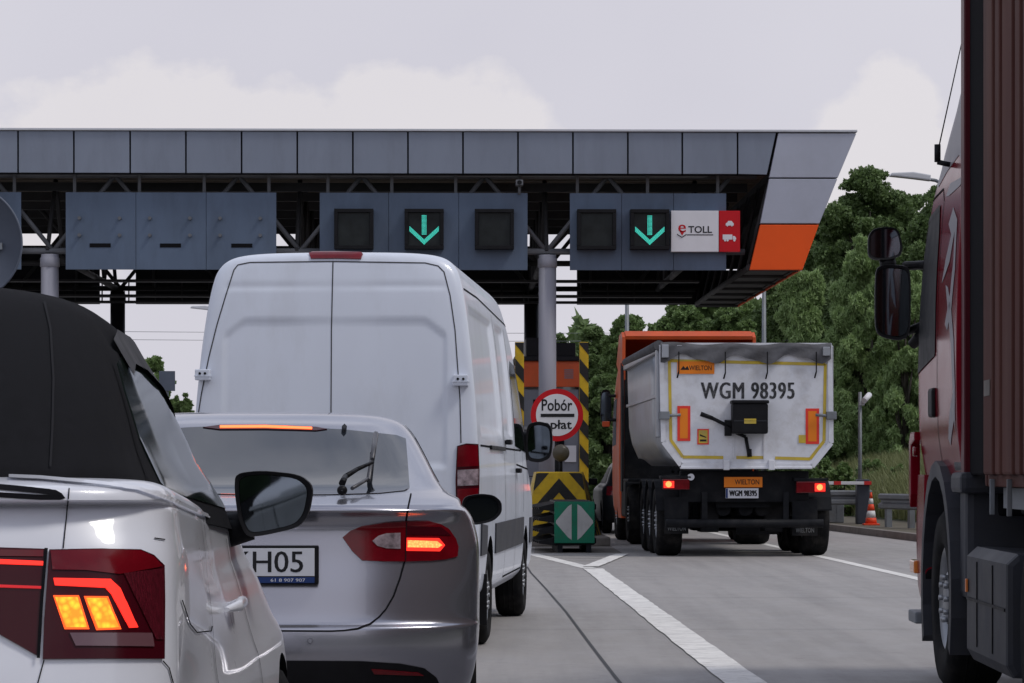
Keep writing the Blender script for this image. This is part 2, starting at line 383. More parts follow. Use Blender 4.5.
class Surf:
    """a finished surface that trim, lamps and glass are fitted onto"""
    def __init__(s, objs, root):
        s.M = world_mat(root); s.Mi = s.M.inverted(); V = []; P = []
        for o in objs:
            Mo = world_mat(o); b = len(V)
            V += [Mo @ v.co for v in o.data.vertices]; P += [[b+i for i in p.vertices] for p in o.data.polygons]
        s.bvh = BVHTree.FromPolygons(V, P); s.root = root
    def ray_px(s, p):
        d = Vector(((p[0]-512)/F, 1, (HOR-p[1])/F)).normalized(); return Vector((0,0,CH)), d
    def ray_loc(s, axis):
        def f(p):
            o, d = {'+y': ((p[0], -5, p[1]), (0,1,0)), '-y': ((p[0], 20, p[1]), (0,-1,0)), '-x': ((6, p[0], p[1]), (-1,0,0)), '+x': ((-6, p[0], p[1]), (1,0,0))}[axis]
            return s.M @ Vector(o), (s.M.to_3x3() @ Vector(d)).normalized()
        return f
    def hit(s, p, ray, off):
        o, d = ray(p); loc, nrm, i, dist = s.bvh.ray_cast(o, d)
        if loc is None: return None
        if nrm.dot(d) > 0: nrm = -nrm
        return loc + nrm*off, nrm
    def patch(s, poly, name, m, parent, off=.003, step=3.0, axis=None, thick=.004, mirror=False, smooth=40):
        ray = s.ray_loc(axis) if axis else s.ray_px
        n = len(poly); pts = []
        for i in range(n):
            a, b = Vector(poly[i]), Vector(poly[(i+1)%n]); k = max(1, int((b-a).length/step))
            pts += [a.lerp(b, j/k) for j in range(k)]
        nb = len(pts); edges = [(i, (i+1)%nb) for i in range(nb)]
        xs = [p[0] for p in poly]; ys = [p[1] for p in poly]
        def inside(x, y):
            c = False; j = n-1
            for i in range(n):
                if (poly[i][1] > y) != (poly[j][1] > y) and x < (poly[j][0]-poly[i][0])*(y-poly[i][1])/(poly[j][1]-poly[i][1])+poly[i][0]: c = not c
                j = i
            return c
        y = min(ys)+step*.5
        while y < max(ys):
            x = min(xs)+step*.5
            while x < max(xs):
                if inside(x, y) and min((Vector((x,y))-q).length for q in pts[:nb]) > step*.35: pts.append(Vector((x, y)))
                x += step
            y += step
        V, E, Fc, *_ = delaunay_2d_cdt([Vector(p[:2]) for p in pts], edges, [list(range(nb))], 1, 1e-5)
        bm = bmesh.new(); vm = {}; nm = {}
        for i, v in enumerate(V):
            h = s.hit(v, ray, off)
            if h: vm[i] = bm.verts.new(s.Mi @ h[0]); nm[i] = s.Mi.to_3x3() @ h[1]
        for f in Fc:
            if all(i in vm for i in f):
                ps = [vm[i].co for i in f]
                try: bm.faces.new([vm[i] for i in f])
                except ValueError: pass
        if thick:
            bnd = [e for e in bm.edges if len(e.link_faces) == 1]
            lower = {}
            inv = {v: i for i, v in vm.items()}
            for e in bnd:
                for v in e.verts:
                    if v not in lower: lower[v] = bm.verts.new(v.co - nm[inv[v]]*(thick+off))
            for e in bnd:
                a, b = e.verts; bm.faces.new((a, b, lower[b], lower[a]))
        bmesh.ops.recalc_face_normals(bm, faces=bm.faces)
        objs = []
        for mir in ([False, True] if mirror else [False]):
            b2 = bm.copy()
            if mir:
                for v in b2.verts: v.co.x = -v.co.x
                bmesh.ops.reverse_faces(b2, faces=b2.faces)
            me = bpy.data.meshes.new(name); b2.to_mesh(me); b2.free(); me.materials.append(m)
            for p in me.polygons: p.use_smooth = True
            me.set_sharp_from_angle(angle=math.radians(smooth))
            o = bpy.data.objects.new(name, me); C.objects.link(o)
            # keep the patch where it lies on the thing even below a part
            o.parent = parent; objs.append(o)
        bm.free()
        return objs[0] if not mirror else objs
    def strips(s, lines, name, m, parent, wd=1.0, off=.0025, step=3.0, axis=None, mirror=False):
        ray = s.ray_loc(axis) if axis else s.ray_px
        bm = bmesh.new()
        for ln in lines:
            pts = []
            for a, b in zip(ln, ln[1:]):
                a, b = Vector(a), Vector(b); k = max(1, int((b-a).length/step)); pts += [a.lerp(b, j/k) for j in range(k)]
            pts.append(Vector(ln[-1])); prev = None
            for i, p in enumerate(pts):
                t = (pts[min(i+1, len(pts)-1)]-pts[max(i-1, 0)]).normalized(); q = Vector((-t.y, t.x))*wd*.5
                h1 = s.hit(p+q, ray, off); h2 = s.hit(p-q, ray, off)
                cur = None
                if h1 and h2:
                    a, b = s.Mi @ h1[0], s.Mi @ h2[0]
                    if prev is None or ((a-prev[2]).length < .5):
                        cur = (bm.verts.new(a), bm.verts.new(b), a)
                        if prev: bm.faces.new((prev[0], cur[0], cur[1], prev[1]))
                    else: cur = (bm.verts.new(a), bm.verts.new(b), a)
                prev = cur
        if mirror:
            g = bmesh.ops.duplicate(bm, geom=bm.verts[:]+bm.edges[:]+bm.faces[:])
            for v in g['geom']:
                if isinstance(v, bmesh.types.BMVert): v.co.x = -v.co.x
        me = bpy.data.meshes.new(name); bm.to_mesh(me); bm.free(); me.materials.append(m)
        o = bpy.data.objects.new(name, me); C.objects.link(o); o.parent = parent
        return o

def text(s, name, m, parent, pos, height, width, rot=(math.pi/2,0,0), bold=0.0, ext=.002, align='CENTER', shear=0, spacing=1.0, fat=0.0):
    cu = bpy.data.curves.new(name, 'FONT'); cu.body = s; cu.size = 1; cu.offset = bold; cu.align_x = 'LEFT'; cu.shear = shear; cu.resolution_u = 3; cu.space_character = spacing
    o = bpy.data.objects.new(name, cu); C.objects.link(o); bpy.context.view_layer.update()
    dg = bpy.context.evaluated_depsgraph_get(); me = bpy.data.meshes.new_from_object(o.evaluated_get(dg), depsgraph=dg)
    bpy.data.objects.remove(o)
    xs = [v.co.x for v in me.vertices]; ys = [v.co.y for v in me.vertices]
    x0, x1, y0, y1 = min(xs), max(xs), min(ys), max(ys)
    for v in me.vertices:
        v.co.x = (v.co.x-(x0+x1)/2)*width/(x1-x0); v.co.y = (v.co.y-(y0+y1)/2)*height/(y1-y0)
    bm = bmesh.new()
    for k_, dx_ in enumerate((0, -fat, fat) if fat else (0,)):   # heavier strokes from copies laid a hair apart
        n_ = len(bm.verts); bm.from_mesh(me); bm.verts.ensure_lookup_table()
        for v in bm.verts[n_:]: v.co.x += dx_; v.co.z -= .0006*k_
    R = Matrix.Rotation(rot[2], 4, 'Z') @ Matrix.Rotation(rot[0], 4, 'X')
    for v in bm.verts: v.co = Vector(pos) + (R @ v.co)
    bm.to_mesh(me); bm.free(); me.materials.clear(); me.materials.append(m); me.name = name
    o = bpy.data.objects.new(name, me); C.objects.link(o); o.parent = parent
    return o

def wheel(parent, x, y, r, w_, side, rimr, spokes=5, rimm='rim', steel=False, tread=True):
    """side=+1: outer face towards +x. Empty 'wheel' with tyre and rim"""
    e = empty('wheel', (x, y, r), 0, parent)
    mb = MB(); h = w_/2
    mb.lathe([(rimr, -h*.8), (rimr+.02, -h*.95), (r-.05, -h), (r-.012, -h*.82), (r, -h*.6), (r, h*.6), (r-.012, h*.82), (r-.05, h), (rimr+.02, h*.95), (rimr, h*.8)], n=40)
    if tread:
        for g in (-.35, 0, .35):
            mb.lathe([(r+.001, h*g-.006), (r+.004, h*g-.004), (r+.004, h*g+.004), (r+.001, h*g+.006)], n=40)
    mb.build('tyre', MT['rubber'], e)
    rb = MB(); o = side
    rb.lathe([(rimr, -o*h*.8), (rimr, o*h*.8), (rimr-.02, o*h*.85), (rimr-.035, o*h*.6), (rimr-.05, o*h*.2)], n=32)
    if steel:
        rb.lathe([(rimr-.04, o*h*.35), (rimr*.75, o*h*.15), (rimr*.55, o*h*.25), (rimr*.5, o*h*.75), (rimr*.3, o*h*.85), (.001, o*h*.85)], n=32)
        for k in range(10):
            a = 2*math.pi*k/10; c, q = math.cos(a)*rimr*.42, math.sin(a)*rimr*.42
            rb.cyl((o*h*.75, c, q), (o*h*.98, c, q), .016, n=6)
    else:
        for k in range(spokes):
            a = 2*math.pi*k/spokes
            for da in (-.16, .16):
                rb.cyl((o*h*.55, math.cos(a)*.03, math.sin(a)*.03), (o*h*.5, math.cos(a+da)*(rimr-.02), math.sin(a+da)*(rimr-.02)), .022, .026, n=6)
        rb.lathe([(.07, o*h*.35), (.07, o*h*.62), (.001, o*h*.64)], n=20)
    rb.build('rim', MT[rimm], e)
    return e

def P(px, py, Y): return Vector(((px-512)/F*Y, Y, CH-(py-HOR)/F*Y))
def G(px, py, z=0):
    Y = F*(CH-z)/(py-HOR); return Vector(((px-512)/F*Y, Y, z))
def veh(name, px, Z, t, label, cat, group=None):
    e = empty(name, ((px-512)/F*Z, Z, 0), -math.atan(t)); tag(e, label, cat, group); return e

# ================================================================== GROUND
def sheet(name, pts, z, m, kind='structure', sub=0):
    mb = MB(); mb.quad([(p[0], p[1], z) for p in pts]); o = mb.build(name, m); tag(o, kind=kind); return o
sheet('ground', [(-900,-300),(900,-300),(900,1500),(-900,1500)], -.012, MT['soil'])
sheet('road', [(-60,-40),(8.6,-40),(8.6+.0,20),(7.27,53),(6.6,68),(5.0,140),(-1,420),(-60,420)], 0, MT['road'])
RD = Vector((-.02, 1, 0)).normalized(); RR = Vector((1, .02, 0)).normalized()
# painted line running to the toll island, with its fork and hatching
def strip_ground(name, px_pts, widths, z, m):
    """centre line through picture-measured ground points, real widths in metres"""
    pts = [G(*p) for p in px_pts]; mb = MB(); ring = []
    fine = []; fw = []
    for i in range(len(pts)-1):
        k = max(1, int((pts[i+1]-pts[i]).length/.35))
        for j in range(k): fine.append(pts[i].lerp(pts[i+1], j/k)); fw.append(widths[i]+(widths[i+1]-widths[i])*j/k)
    fine.append(pts[-1]); fw.append(widths[-1])
    bm = mb.bm; prev = None
    for i, p in enumerate(fine):
        d = (fine[min(i+1, len(fine)-1)]-fine[max(i-1, 0)]).normalized(); q = Vector((-d.y, d.x, 0))*fw[i]*.5
        j1, j2 = random.uniform(.94, 1.05), random.uniform(.94, 1.05)
        a = bm.verts.new((p.x+q.x*j1, p.y+q.y*j1, z)); b = bm.verts.new((p.x-q.x*j2, p.y-q.y*j2, z))
        if prev: bm.faces.new((prev[0], a, b, prev[1]))
        prev = (a, b)
    return tag(mb.build(name, m), kind='structure')
strip_ground('lane_marking', [(850,760),(744,683),(593,569)], [.25,.25,.25], .008, MT['paint'])
strip_ground('lane_marking', [(590.5,567.2),(622,554.5)], [.22,.2], .012, MT['paint'])
strip_ground('lane_marking', [(589,568.2),(531,554)], [.2,.2], .004, MT['paint'])
for i, (a, b, y) in enumerate([(546,606,555.3),(553,603,557.0),(561,599,558.8),(569,595,560.8)]):
    strip_ground('hatch_marking', [(a,y),(b,y-.6)], [.22,.22], .004, MT['paintworn'])
strip_ground('edge_marking', [(1000,598),(912,577.5),(820,556.5),(700,530)], [.16,.16,.16,.16], .004, MT['paint'])
strip_ground('road_joint', [(634,700),(615,677),(592,647),(566,612),(545,588),(531,573),(524,562)], [.022]*7, .004, MT['tar'])
for v in (23.5, 29.5, 35.5, 41.5, 47.5):
    a = RD*v-RR*14; b = RD*v+RR*(7.2 if v > 40 else 8)
    mb = MB(); q = RD*.006; mb.quad([a-q+Vector((0,0,.004)), b-q+Vector((0,0,.004)), b+q+Vector((0,0,.004)), a+q+Vector((0,0,.004))]); tag(mb.build('road_joint', MT['tar']), kind='structure')
# patched strip under the fork (dirt in front of the island)
mb = MB(); mb.quad([G(534,553.0,.002)+Vector((0,0,0)), G(622,553.0,.002), G(606,543,.002), G(536,543,.002)]); tag(mb.build('island_surface', MT['kerb']), kind='structure')

# verge on the right: kerb, dirt strip, rising grass bank
kA, kB = Vector((8.65, 20, 0)), None
kp = [Vector((9.2,20,0)), Vector((7.30,53,0)), Vector((6.74,65,0)), Vector((6.0,85,0)), Vector((3.6,150,0))]
def ribbon(name, path, offs, zs, m, kind='structure'):
    mb = MB(); bm = mb.bm; rows = []
    fine = []
    for a, b in zip(path, path[1:]):
        k = max(1, int((b-a).length/1.0)); fine += [a.lerp(b, j/k) for j in range(k)]
    fine.append(path[-1])
    for i, p in enumerate(fine):
        d = (fine[min(i+1,len(fine)-1)]-fine[max(i-1,0)]).normalized(); r = Vector((d.y, -d.x, 0))
        rows.append([bm.verts.new(p+r*o+Vector((0,0,z))) for o, z in zip(offs, zs)])
    for A, B in zip(rows, rows[1:]):
        for j in range(len(offs)-1): bm.faces.new((A[j], B[j], B[j+1], A[j+1]))
    return tag(mb.build(name, m), kind=kind)
ribbon('kerb', kp, [0, .012, .15, .15], [-.01, .13, .135, .10], MT['kerb'])
ribbon('verge_dirt', kp, [.15, 1.0, 2.2], [.115, .12, .14], MT['dirtm'])
bank_off = [2.2, 3.2, 4.5, 7, 16, 40]; bank_z = [.14, .55, 1.0, 1.4, 1.6, 2.2]
ribbon('grass_bank', kp, bank_off, bank_z, MT['soil'])

def bank_height(o): return float(np.interp(o, bank_off, bank_z))
def grass_field(name, n, place, hmin, hmax, wd, label=None):
    V = []; Fc = []
    for k in range(n):
        p = place()
        if p is None: continue
        h = random.uniform(hmin, hmax); a = random.uniform(0, 6.28); lx, ly = random.gauss(0, .25)*h, random.gauss(0, .25)*h
        ca, sa = math.cos(a)*wd, math.sin(a)*wd; b = len(V)
        V += [(p[0]-ca, p[1]-sa, p[2]), (p[0]+ca, p[1]+sa, p[2]), (p[0]+ca*.6+lx*.4, p[1]+sa*.6+ly*.4, p[2]+h*.6), (p[0]-ca*.6+lx*.4, p[1]-sa*.6+ly*.4, p[2]+h*.6), (p[0]+lx, p[1]+ly, p[2]+h)]
        Fc += [(b, b+1, b+2, b+3), (b+3, b+2, b+4)]
    me = bpy.data.meshes.new(name); me.from_pydata(V, [], Fc); me.materials.append(MT['grass'])
    o = bpy.data.objects.new(name, me); C.objects.link(o); tag(o, label, 'grass', kind='stuff'); return o
def bank_place():
    y = random.uniform(56, 100); i = np.interp(y, [53,65,85,150], [7.3,6.74,6.0,3.6]); o = 2.25+abs(random.gauss(0, 1))*3.5
    return (i+o, y, bank_height(o))
grass_field('tall_grass', 80000, bank_place, .18, .85, .02, 'tall green grass growing on the bank behind the guardrail')
def far_place():
    y = random.uniform(94, 106); x = random.uniform(1.2, 4.6)
    return (x, y, .0)
grass_field('tall_grass', 5000, far_place, .7, 1.8, .035, 'tall grass in the gap between the booth and the tipper')

# ================================================================== TOLL CANOPY
can = empty('toll_canopy', (0, 58, 0), .02); tag(can, 'wide grey toll plaza canopy with orange slanted end spanning the lanes', 'canopy')
KS = 58/F
def cx(p): return (p-512)*KS
def cz(y): return CH+(HOR-y)*KS
mb = MB()
seams = [19.5-55.3*i for i in range(1, 12)] + [19.5,75,131,186.5,242,297.5,353,408,463,518,573,628,682.5,738]
seams = sorted(set(seams))
for a, b in zip(seams, seams[1:]):
    if b-a < 20: continue
    mb.box(cx(a)+.016, cx(b)-.016, 0, .06, cz(173.5), cz(132), .006)
mb.prism([(cx(738)+.016, cz(132)), (cx(777)-.01, cz(132)), (cx(768)-.014, cz(174)), (cx(738)+.016, cz(173.5))], 'y', 0, .06, .006)
mb.build('fascia', MT['clad'], can)
MB().prism([(-32, cz(174)), (cx(769.5), cz(174)), (cx(780), cz(131.6)), (-32, cz(131.6))], 'y', .065, .2).build('fascia_backing', MT['gap'], can)
MB().box(-32, cx(858), -.05, .25, cz(131.5), cz(129.2), .01).build('top_trim', MT['trim'], can)
# slanted end
def end_prism(y0, y1, tl, tr, br, bl, name, m, d0=0.0, d1=13.0):
    MB().prism([(cx(tl)+.014, cz(y0)), (cx(tr), cz(y0)), (cx(br), cz(y1)), (cx(bl)+.014, cz(y1))], 'y', d0, d1, .01).build(name, m, can)
for a_, m_ in (((133, 177, 778, 857, 838.5, 769), 'clad_l'), ((178.4, 223, 769, 838, 820, 760), 'clad_l'), ((224.4, 269.5, 760, 819.5, 803, 749.5), 'orange')):
    end_prism(*a_, 'end_panel', MT[m_], -.02, .12)
    y0, y1, tl_, tr_, br_, bl_ = a_
    end_prism(y0, y1, tl_, tr_, br_, bl_, 'rear_end_panel', MT['truss_shaded'], 13.001, 13.08)
    end_prism(y0, y1, tr_-3, tr_, br_, br_-3, 'side_skin', MT[m_], .125, 13.0)
MB().prism([(cx(782), cz(136)), (cx(853), cz(136)), (cx(800), cz(268)), (cx(797), cz(268)), (cx(818), cz(215)), (cx(800), cz(180)), (cx(773), cz(176))], 'y', .13, 12.9).build('end_frame', MT['truss_shaded'], can)
t = MB()
for k in range(7):
    yk = .4+k*2.05
    t.cyl((cx(750), yk, cz(267)), (cx(801), yk, cz(267.5)), .05, n=6); t.cyl((cx(750), yk, cz(267)), (cx(772), yk, cz(176)), .04, n=6)
t.cyl((cx(751), .2, cz(266)), (cx(751), 12.9, cz(266)), .06, n=6)
t.box(cx(754), cx(799), .15, 12.9, cz(266.5), cz(265.5))
t.build('end_bracing', MT['truss_shaded'], can)
# ceiling of ribbed sheet
mb = MB(); zc = cz(170)
mb.box(-32, cx(772), .2, 12.9, zc, cz(135))
x = 0.35
while x < 12.8:
    mb.box(-32, cx(768), x, x+.12, zc-.05, zc+.01); x += .33
mb.build('ceiling', MT['ceiling'], can)
MB().box(-32, cx(775), 12.95, 13.1, cz(173), cz(131)).build('rear_fascia', MT['clad'], can)
# columns
for p in (-447, 52, 548):
    for yy, nm, m in ((.55, 'column', MT['col']), (12.4, 'column', MT['col_backlit'])):
        c_ = MB(); X = cx(p)*1.01; zt = cz(253)
        c_.cyl((X, yy, 0), (X, yy, zt), .172, n=28); c_.lathe([(.172, 0), (.190, .01), (.190, .18), (.172, .19)], n=28, axis='z', center=(X, yy, zt-.25))
        pass
        c_.build(nm, m, can)
# trusses: long girders left-right at front and rear, cross girders over the columns
def girder(y, m, zlo, zhi, n0, n1, pitch, r=.045):
    t = MB(); t.cyl((-32, y, zlo), (cx(748), y, zlo), r*1.4, n=10); t.cyl((-32, y, zhi), (cx(760), y, zhi), r*1.3, n=10)
    x = cx(547)*1.01-pitch*20
    while x < cx(745):
        for s in (-1, 1):
            xe = x+s*pitch*.5
            if -32 < xe < cx(757): t.cyl((x, y, zlo), (xe, y, zhi), r, n=8)
        x += pitch
    return t.build('truss', m, can)
girder(.55, MT['truss'], cz(249.5), zc-.06, 0, 0, 1.92*1.25)
girder(12.4, MT['truss_shaded'], cz(249.5), zc-.06, 0, 0, 1.92*1.25)
girder(6.5, MT['truss_shaded'], cz(240), zc-.06, 0, 0, 2.4)
for p in (-447, 50, 298, 547, 700):
    t = MB(); X = cx(p)*1.01
    t.cyl((X, .5, cz(249.5)), (X, 12.4, cz(249.5)), .07, n=8)
    for k in range(5):
        y0 = .5+k*2.38
        t.cyl((X, y0, cz(249.5)), (X, y0+1.19, zc-.05), .045, n=6); t.cyl((X, y0+1.19, zc-.05), (X, y0+2.38, cz(249.5)), .045, n=6)
    t.build('cross_truss', MT['truss_shaded'], can)
t = MB()
for k in range(6):
    y = 1.4+k*2.1; t.box(-32, cx(755), y, y+.12, cz(185), cz(176))
t.build('purlins', MT['truss_shaded'], can)
t = MB()   # service walkway and cable trays behind the boards
for zz, yy in ((cz(262), 11.6), (cz(266), 10.2), (cz(255), 8.2), (cz(268), 12.0)):
    t.box(-32, cx(735), yy, yy+.35, zz, zz+.05)
for i in range(60):
    X = -31+i*.62
    if X < cx(735): t.cyl((X, 12.0, cz(268)), (X, 12.0, cz(240)), .018, n=6)
t.build('cable_tray', MT['truss_shaded'], can)

# sign boards hung under the canopy, front row
def board(pa, pb, y0, y1, seams, label, depth=.25, m='board', hang=True, group=None, lo=193, hi=270):
    b = empty('sign_board', (0, 58, 0), .02); tag(b, label, 'sign board', group)
    k = 1+depth/58; X = lambda p: cx(p)*k
    mb = MB(); xs = [pa]+seams+[pb]
    Z = lambda y: CH+(HOR-y)*KS*k
    for a, c_ in zip(xs, xs[1:]): mb.box(X(a)+.004, X(c_)-.004, depth, depth+.05, Z(hi), Z(lo), .004)
    mb.box(X(pa)+.03, X(pb)-.03, depth+.051, depth+.13, Z(hi-2), Z(lo+2))
    mb.build('panel', MT[m], b)
    if hang:
        h = MB(); n = max(2, int((pb-pa)/60)+1)
        for i in range(n):
            x = X(pa+8+(pb-pa-16)*i/(n-1)); h.box(x-.03, x+.03, depth+.15, depth+.2, Z(lo+8), zc-.05)
        pieces(h, 'hanger', MT['truss'], b)
    return b, X, Z
bA, X, Z = board(-187, 23, 0, 0, [-117,-47], 'blue grey sign board cut off by the left edge of the photo', group=None)
bB, X, Z = board(67, 277, 0, 0, [137,207], 'blank blue grey sign board with three slots above the white van')
mb = MB()
for a in (91, 161, 232): mb.box(X(a), X(a+21), .243, .25, Z(248), Z(244))
pieces(mb, 'slot', MT['gap'], bB)
mb = MB()
for c0 in (81, 151, 221):
    for dx in (0, 40):
        for yy in (219, 236):
            mb.cyl((X(c0+dx), .17, Z(yy)), (X(c0+dx), .25, Z(yy)), .035, n=8)
pieces(mb, 'bolts', MT['truss'], bB)
bC, X, Z = board(320, 528, 0, 0, [389,459], 'blue grey sign board with a green arrow between two dark screens')
def signal(parent, X, Z, pa, pb, ya, yb, arrow):
    mb = MB(); f = .07
    d0 = .03
    mb.box(X(pa), X(pb), d0+.04, .249, Z(yb), Z(ya), .01)
    for (a, b, c_, d) in ((X(pa),X(pb),Z(ya)-f,Z(ya)), (X(pa),X(pb),Z(yb),Z(yb)+f), (X(pa),X(pa)+f,Z(yb)+f+.003,Z(ya)-f-.003), (X(pb)-f,X(pb),Z(yb)+f+.003,Z(ya)-f-.003)):
        mb.box(a, b, d0-.03, d0+.037, c_, d, .006)
    o = mb.build('lane_signal', MT['black'], parent)
    MB().box(X(pa)+f+.004, X(pb)-f-.004, d0+.02, d0+.037, Z(yb)+f+.004, Z(ya)-f-.004).build('screen', MT['screen'], o)
    if arrow:
        mb = MB(); xc = (X(pa)+X(pb))/2; w_ = X(pb)-X(pa); zt = Z(ya)-w_*.17; zb = Z(yb)+w_*.13
        dots = []
        st = .024
        def dot(x, z): mb.cyl((x, d0+.005, z), (x, d0+.019, z), .0088, n=6)
        for i in range(4):
            k = 0
            while zt-k*st > zb+.17: dot(xc+(i-1.5)*st, zt-k*st); k += 1
        for s in (-1, 1):
            for k in range(17):
                for j in range(4):
                    dot(xc+s*(k*st*.72+.0), zb+k*st*.66+j*st*1.05)
        mb.build('green_arrow', MT['led'], o)
    return o
signal(bC, X, Z, 335, 374, 210, 250, False); signal(bC, X, Z, 405, 444, 210, 250, True); signal(bC, X, Z, 475, 514, 210, 250, False)
bD, X, Z = board(570, 727, 0, 0, [622,674], 'blue grey sign board with one dark screen and one green arrow near the orange end')
signal(bD, X, Z, 577, 616, 210, 250, False); signal(bD, X, Z, 630, 669, 210, 250, True)
# toll payment sign
es = empty('toll_sign', (0, 58, 0), .02); tag(es, 'white and red electronic toll sign with car and lorry symbols', 'sign')
MB().box(X(671), X(718.5), .10, .245, Z(252), Z(211), .006).build('white_face', MT['signwhite'], es)
MB().box(X(719), X(740), .10, .245, Z(252), Z(211), .006).build('red_face', MT['signred'], es)
y_ = .096
text('TOLL', 'lettering', MT['ink'], es, (X(700), y_, Z(229.8)), .135, .46, bold=.018)
text('e', 'red_letter', MT['signred'], es, (X(682), y_, Z(228.8)), .15, .14, fat=.006)
mb = MB(); mb.prism([(X(679.3), Z(231.3)), (X(684.7), Z(231.3)), (X(682.1), Z(236))], 'y', y_, y_+.003); mb.build('pin_tip', MT['signred'], es)
mb = MB()
for a, b in (((677,234.5),(681.8,237.6)), ((681.8,237.6),(686.5,234.6))):
    mb.cyl((X(a[0]), y_, Z(a[1])), (X(b[0]), y_, Z(b[1])), .008, n=6)
mb.box(X(687), X(713), y_, y_+.003, Z(235.6), Z(234.7))
mb.build('underline', MT['ink'], es)
mb = MB()   # small car and lorry pictograms, 3 mm proud
def pic(poly, mi=0): mb.prism([(X(a), Z(b)) for a, b in poly], 'y', .094, .097, mi=mi)
pic([(725.5,225.8),(725.7,223.6),(727.3,222.7),(728,221.2),(731.5,221.2),(732.8,223),(733.6,223.6),(733.6,225.8)])
for cxp, cyp, r in ((727.3,225.8,.018),(731.8,225.8,.018),(725,240.6,.022),(727.5,240.6,.022),(734.3,240.6,.022)):
    mb.cyl((X(cxp), .095, Z(cyp)), (X(cxp), .098, Z(cyp)), r, n=10)
pic([(722.6,239.8),(722.6,234.8),(732.2,234.8),(732.2,239.8)]); pic([(732.7,239.8),(732.7,236.3),(734.6,236.3),(736,238.2),(736,239.8)])
mb.build('pictograms', MT['signwhite'], es)
# rear row of boards seen from behind
for i, (a, b, lab) in enumerate([(-120, 100, 'dark back of a sign board hanging behind the grey column at far left'), (136, 318, 'dark back of a sign board hanging behind the blank board over the van'), (343, 540, 'dark back of a sign board seen behind the board with two dark screens'), (575, 707, 'dark back of a sign board hanging above the orange tipper truck cab')]):
    k = 71/58
    pa, pb = (a-512+12.6)/1+512, (b-512+12.6)/1+512
    o = empty('sign_board', (0, 58, 0), .02); tag(o, lab, 'sign board')
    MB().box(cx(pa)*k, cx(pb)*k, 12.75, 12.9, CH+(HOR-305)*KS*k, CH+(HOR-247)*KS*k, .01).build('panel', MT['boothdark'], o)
    h = MB()
    for q in (.1, .5, .9):
        x = cx(pa)*k+(cx(pb)-cx(pa))*k*q; h.box(x-.03, x+.03, 12.6, 12.74, CH+(HOR-290)*KS*k, zc-.05)
    pieces(h, 'hanger', MT['truss_shaded'], o)
# surveillance camera under the fascia
cc = empty('surveillance_camera', (cx(519.5), 58, 0), .02); tag(cc, 'small surveillance camera under the canopy fascia between two sign boards', 'camera')
MB().box(-.07, .07, .02, .3, cz(185), cz(179.5), .01).build('housing', MT['truss'], cc)
MB().cyl((0, .015, cz(182.3)), (0, .03, cz(182.3)), .045, n=14).build('lens', MT['black'], cc)
MB().cyl((0, .16, cz(194)), (0, .16, cz(185)), .025, n=8).build('bracket', MT['truss'], cc)
# ================================================================== TOLL ISLAND
isl = MB(); a0 = P(531,0,50).x
isl.box(-.85, .85, 0, 26, 0, .16, .03); io = isl.build('island_kerb', MT['kerb']); io.location = (.80, 50.2, 0); io.rotation_euler = (0,0,.02); tag(io, kind='structure')
bo = empty('toll_booth', (cx(551)*1.04, 60, 0), .02); tag(bo, 'narrow grey toll booth with an orange band behind the striped posts', 'booth')
hw = .66
MB().box(-hw, hw, 0, 3.0, .16, 1.15, .02).build('lower_wall', MT['boothgrey'], bo)
mb = MB()
for x0 in (-hw, -.06, hw-.1): mb.box(x0, x0+.1, 0, 3.0, 1.15, 2.95, .01)
mb.build('frame', MT['boothgrey'], bo)
MB().box(-hw+.11, hw-.11, .04, .07, 1.17, 2.9).build('front_wall', MT['boothgrey'], bo)
MB().box(-.36, .26, .02, .037, 1.55, 2.7).build('window', MT['glass'], bo)
MB().box(-hw-.03, hw+.03, -.04, 3.05, 2.95, 3.47, .02).build('orange_band', MT['orangetruck'], bo)
MB().box(-hw-.08, hw+.08, -.12, 3.15, 3.47, 3.56, .02).build('roof', MT['boothdark'], bo)
mb = MB(); mb.box(-.5, -.02, .2, 1.2, 3.56, 3.95, .03); mb.box(.1, .5, .3, 1.0, 3.56, 3.85, .03); pieces(mb, 'roof_unit', MT['boothdark'], bo)
mb = MB()
for i in range(5): mb.box(.26, .44, -.05, -.043, 3.12+i*.04, 3.14+i*.04)
mb.build('vent', MT['boothgrey'], bo)
MB().box(.27, .50, .0, .035, 1.45, 1.78).build('notice', MT['signwhite'], bo)
MB().box(-hw+.02, hw-.02, -.03, -.003, 2.1, 2.16).build('rail', MT['steel'], bo)
def striped_post(px, w_, Yd, top, label, flip):
    e = empty('striped_post', ((px-512)/F*Yd, Yd, 0), .02); tag(e, label, 'post', 'striped height posts in front of the toll booth')
    h = w_/2; zt = CH+(HOR-top)/F*Yd
    MB().box(-h, h, 0, .16, 0.0, zt, .008).build('post', MT['yellow'], e)
    mb = MB(); z = -.1; bh = .27; sl = w_*1.2*flip
    while z < zt:
        p = [(-h, z), (h, z+sl), (h, z+sl+bh), (-h, z+bh)]
        p = [(x, min(max(q, .02), zt-.01)) for x, q in p]
        if max(q for _, q in p)-min(q for _, q in p) > .05 and abs(p[0][1]-p[3][1]) > .01 and abs(p[1][1]-p[2][1]) > .01: mb.prism(p, 'y', -.006, -.002)
        z += .54
    mb.build('black_stripes', MT['blackp'], e)
striped_post(519.5, .17, 57, 342, 'yellow and black striped post right of the white van, left of the column', -1)
striped_post(584, .17, 57, 342, 'yellow and black striped post just right of the toll collection sign', -1)
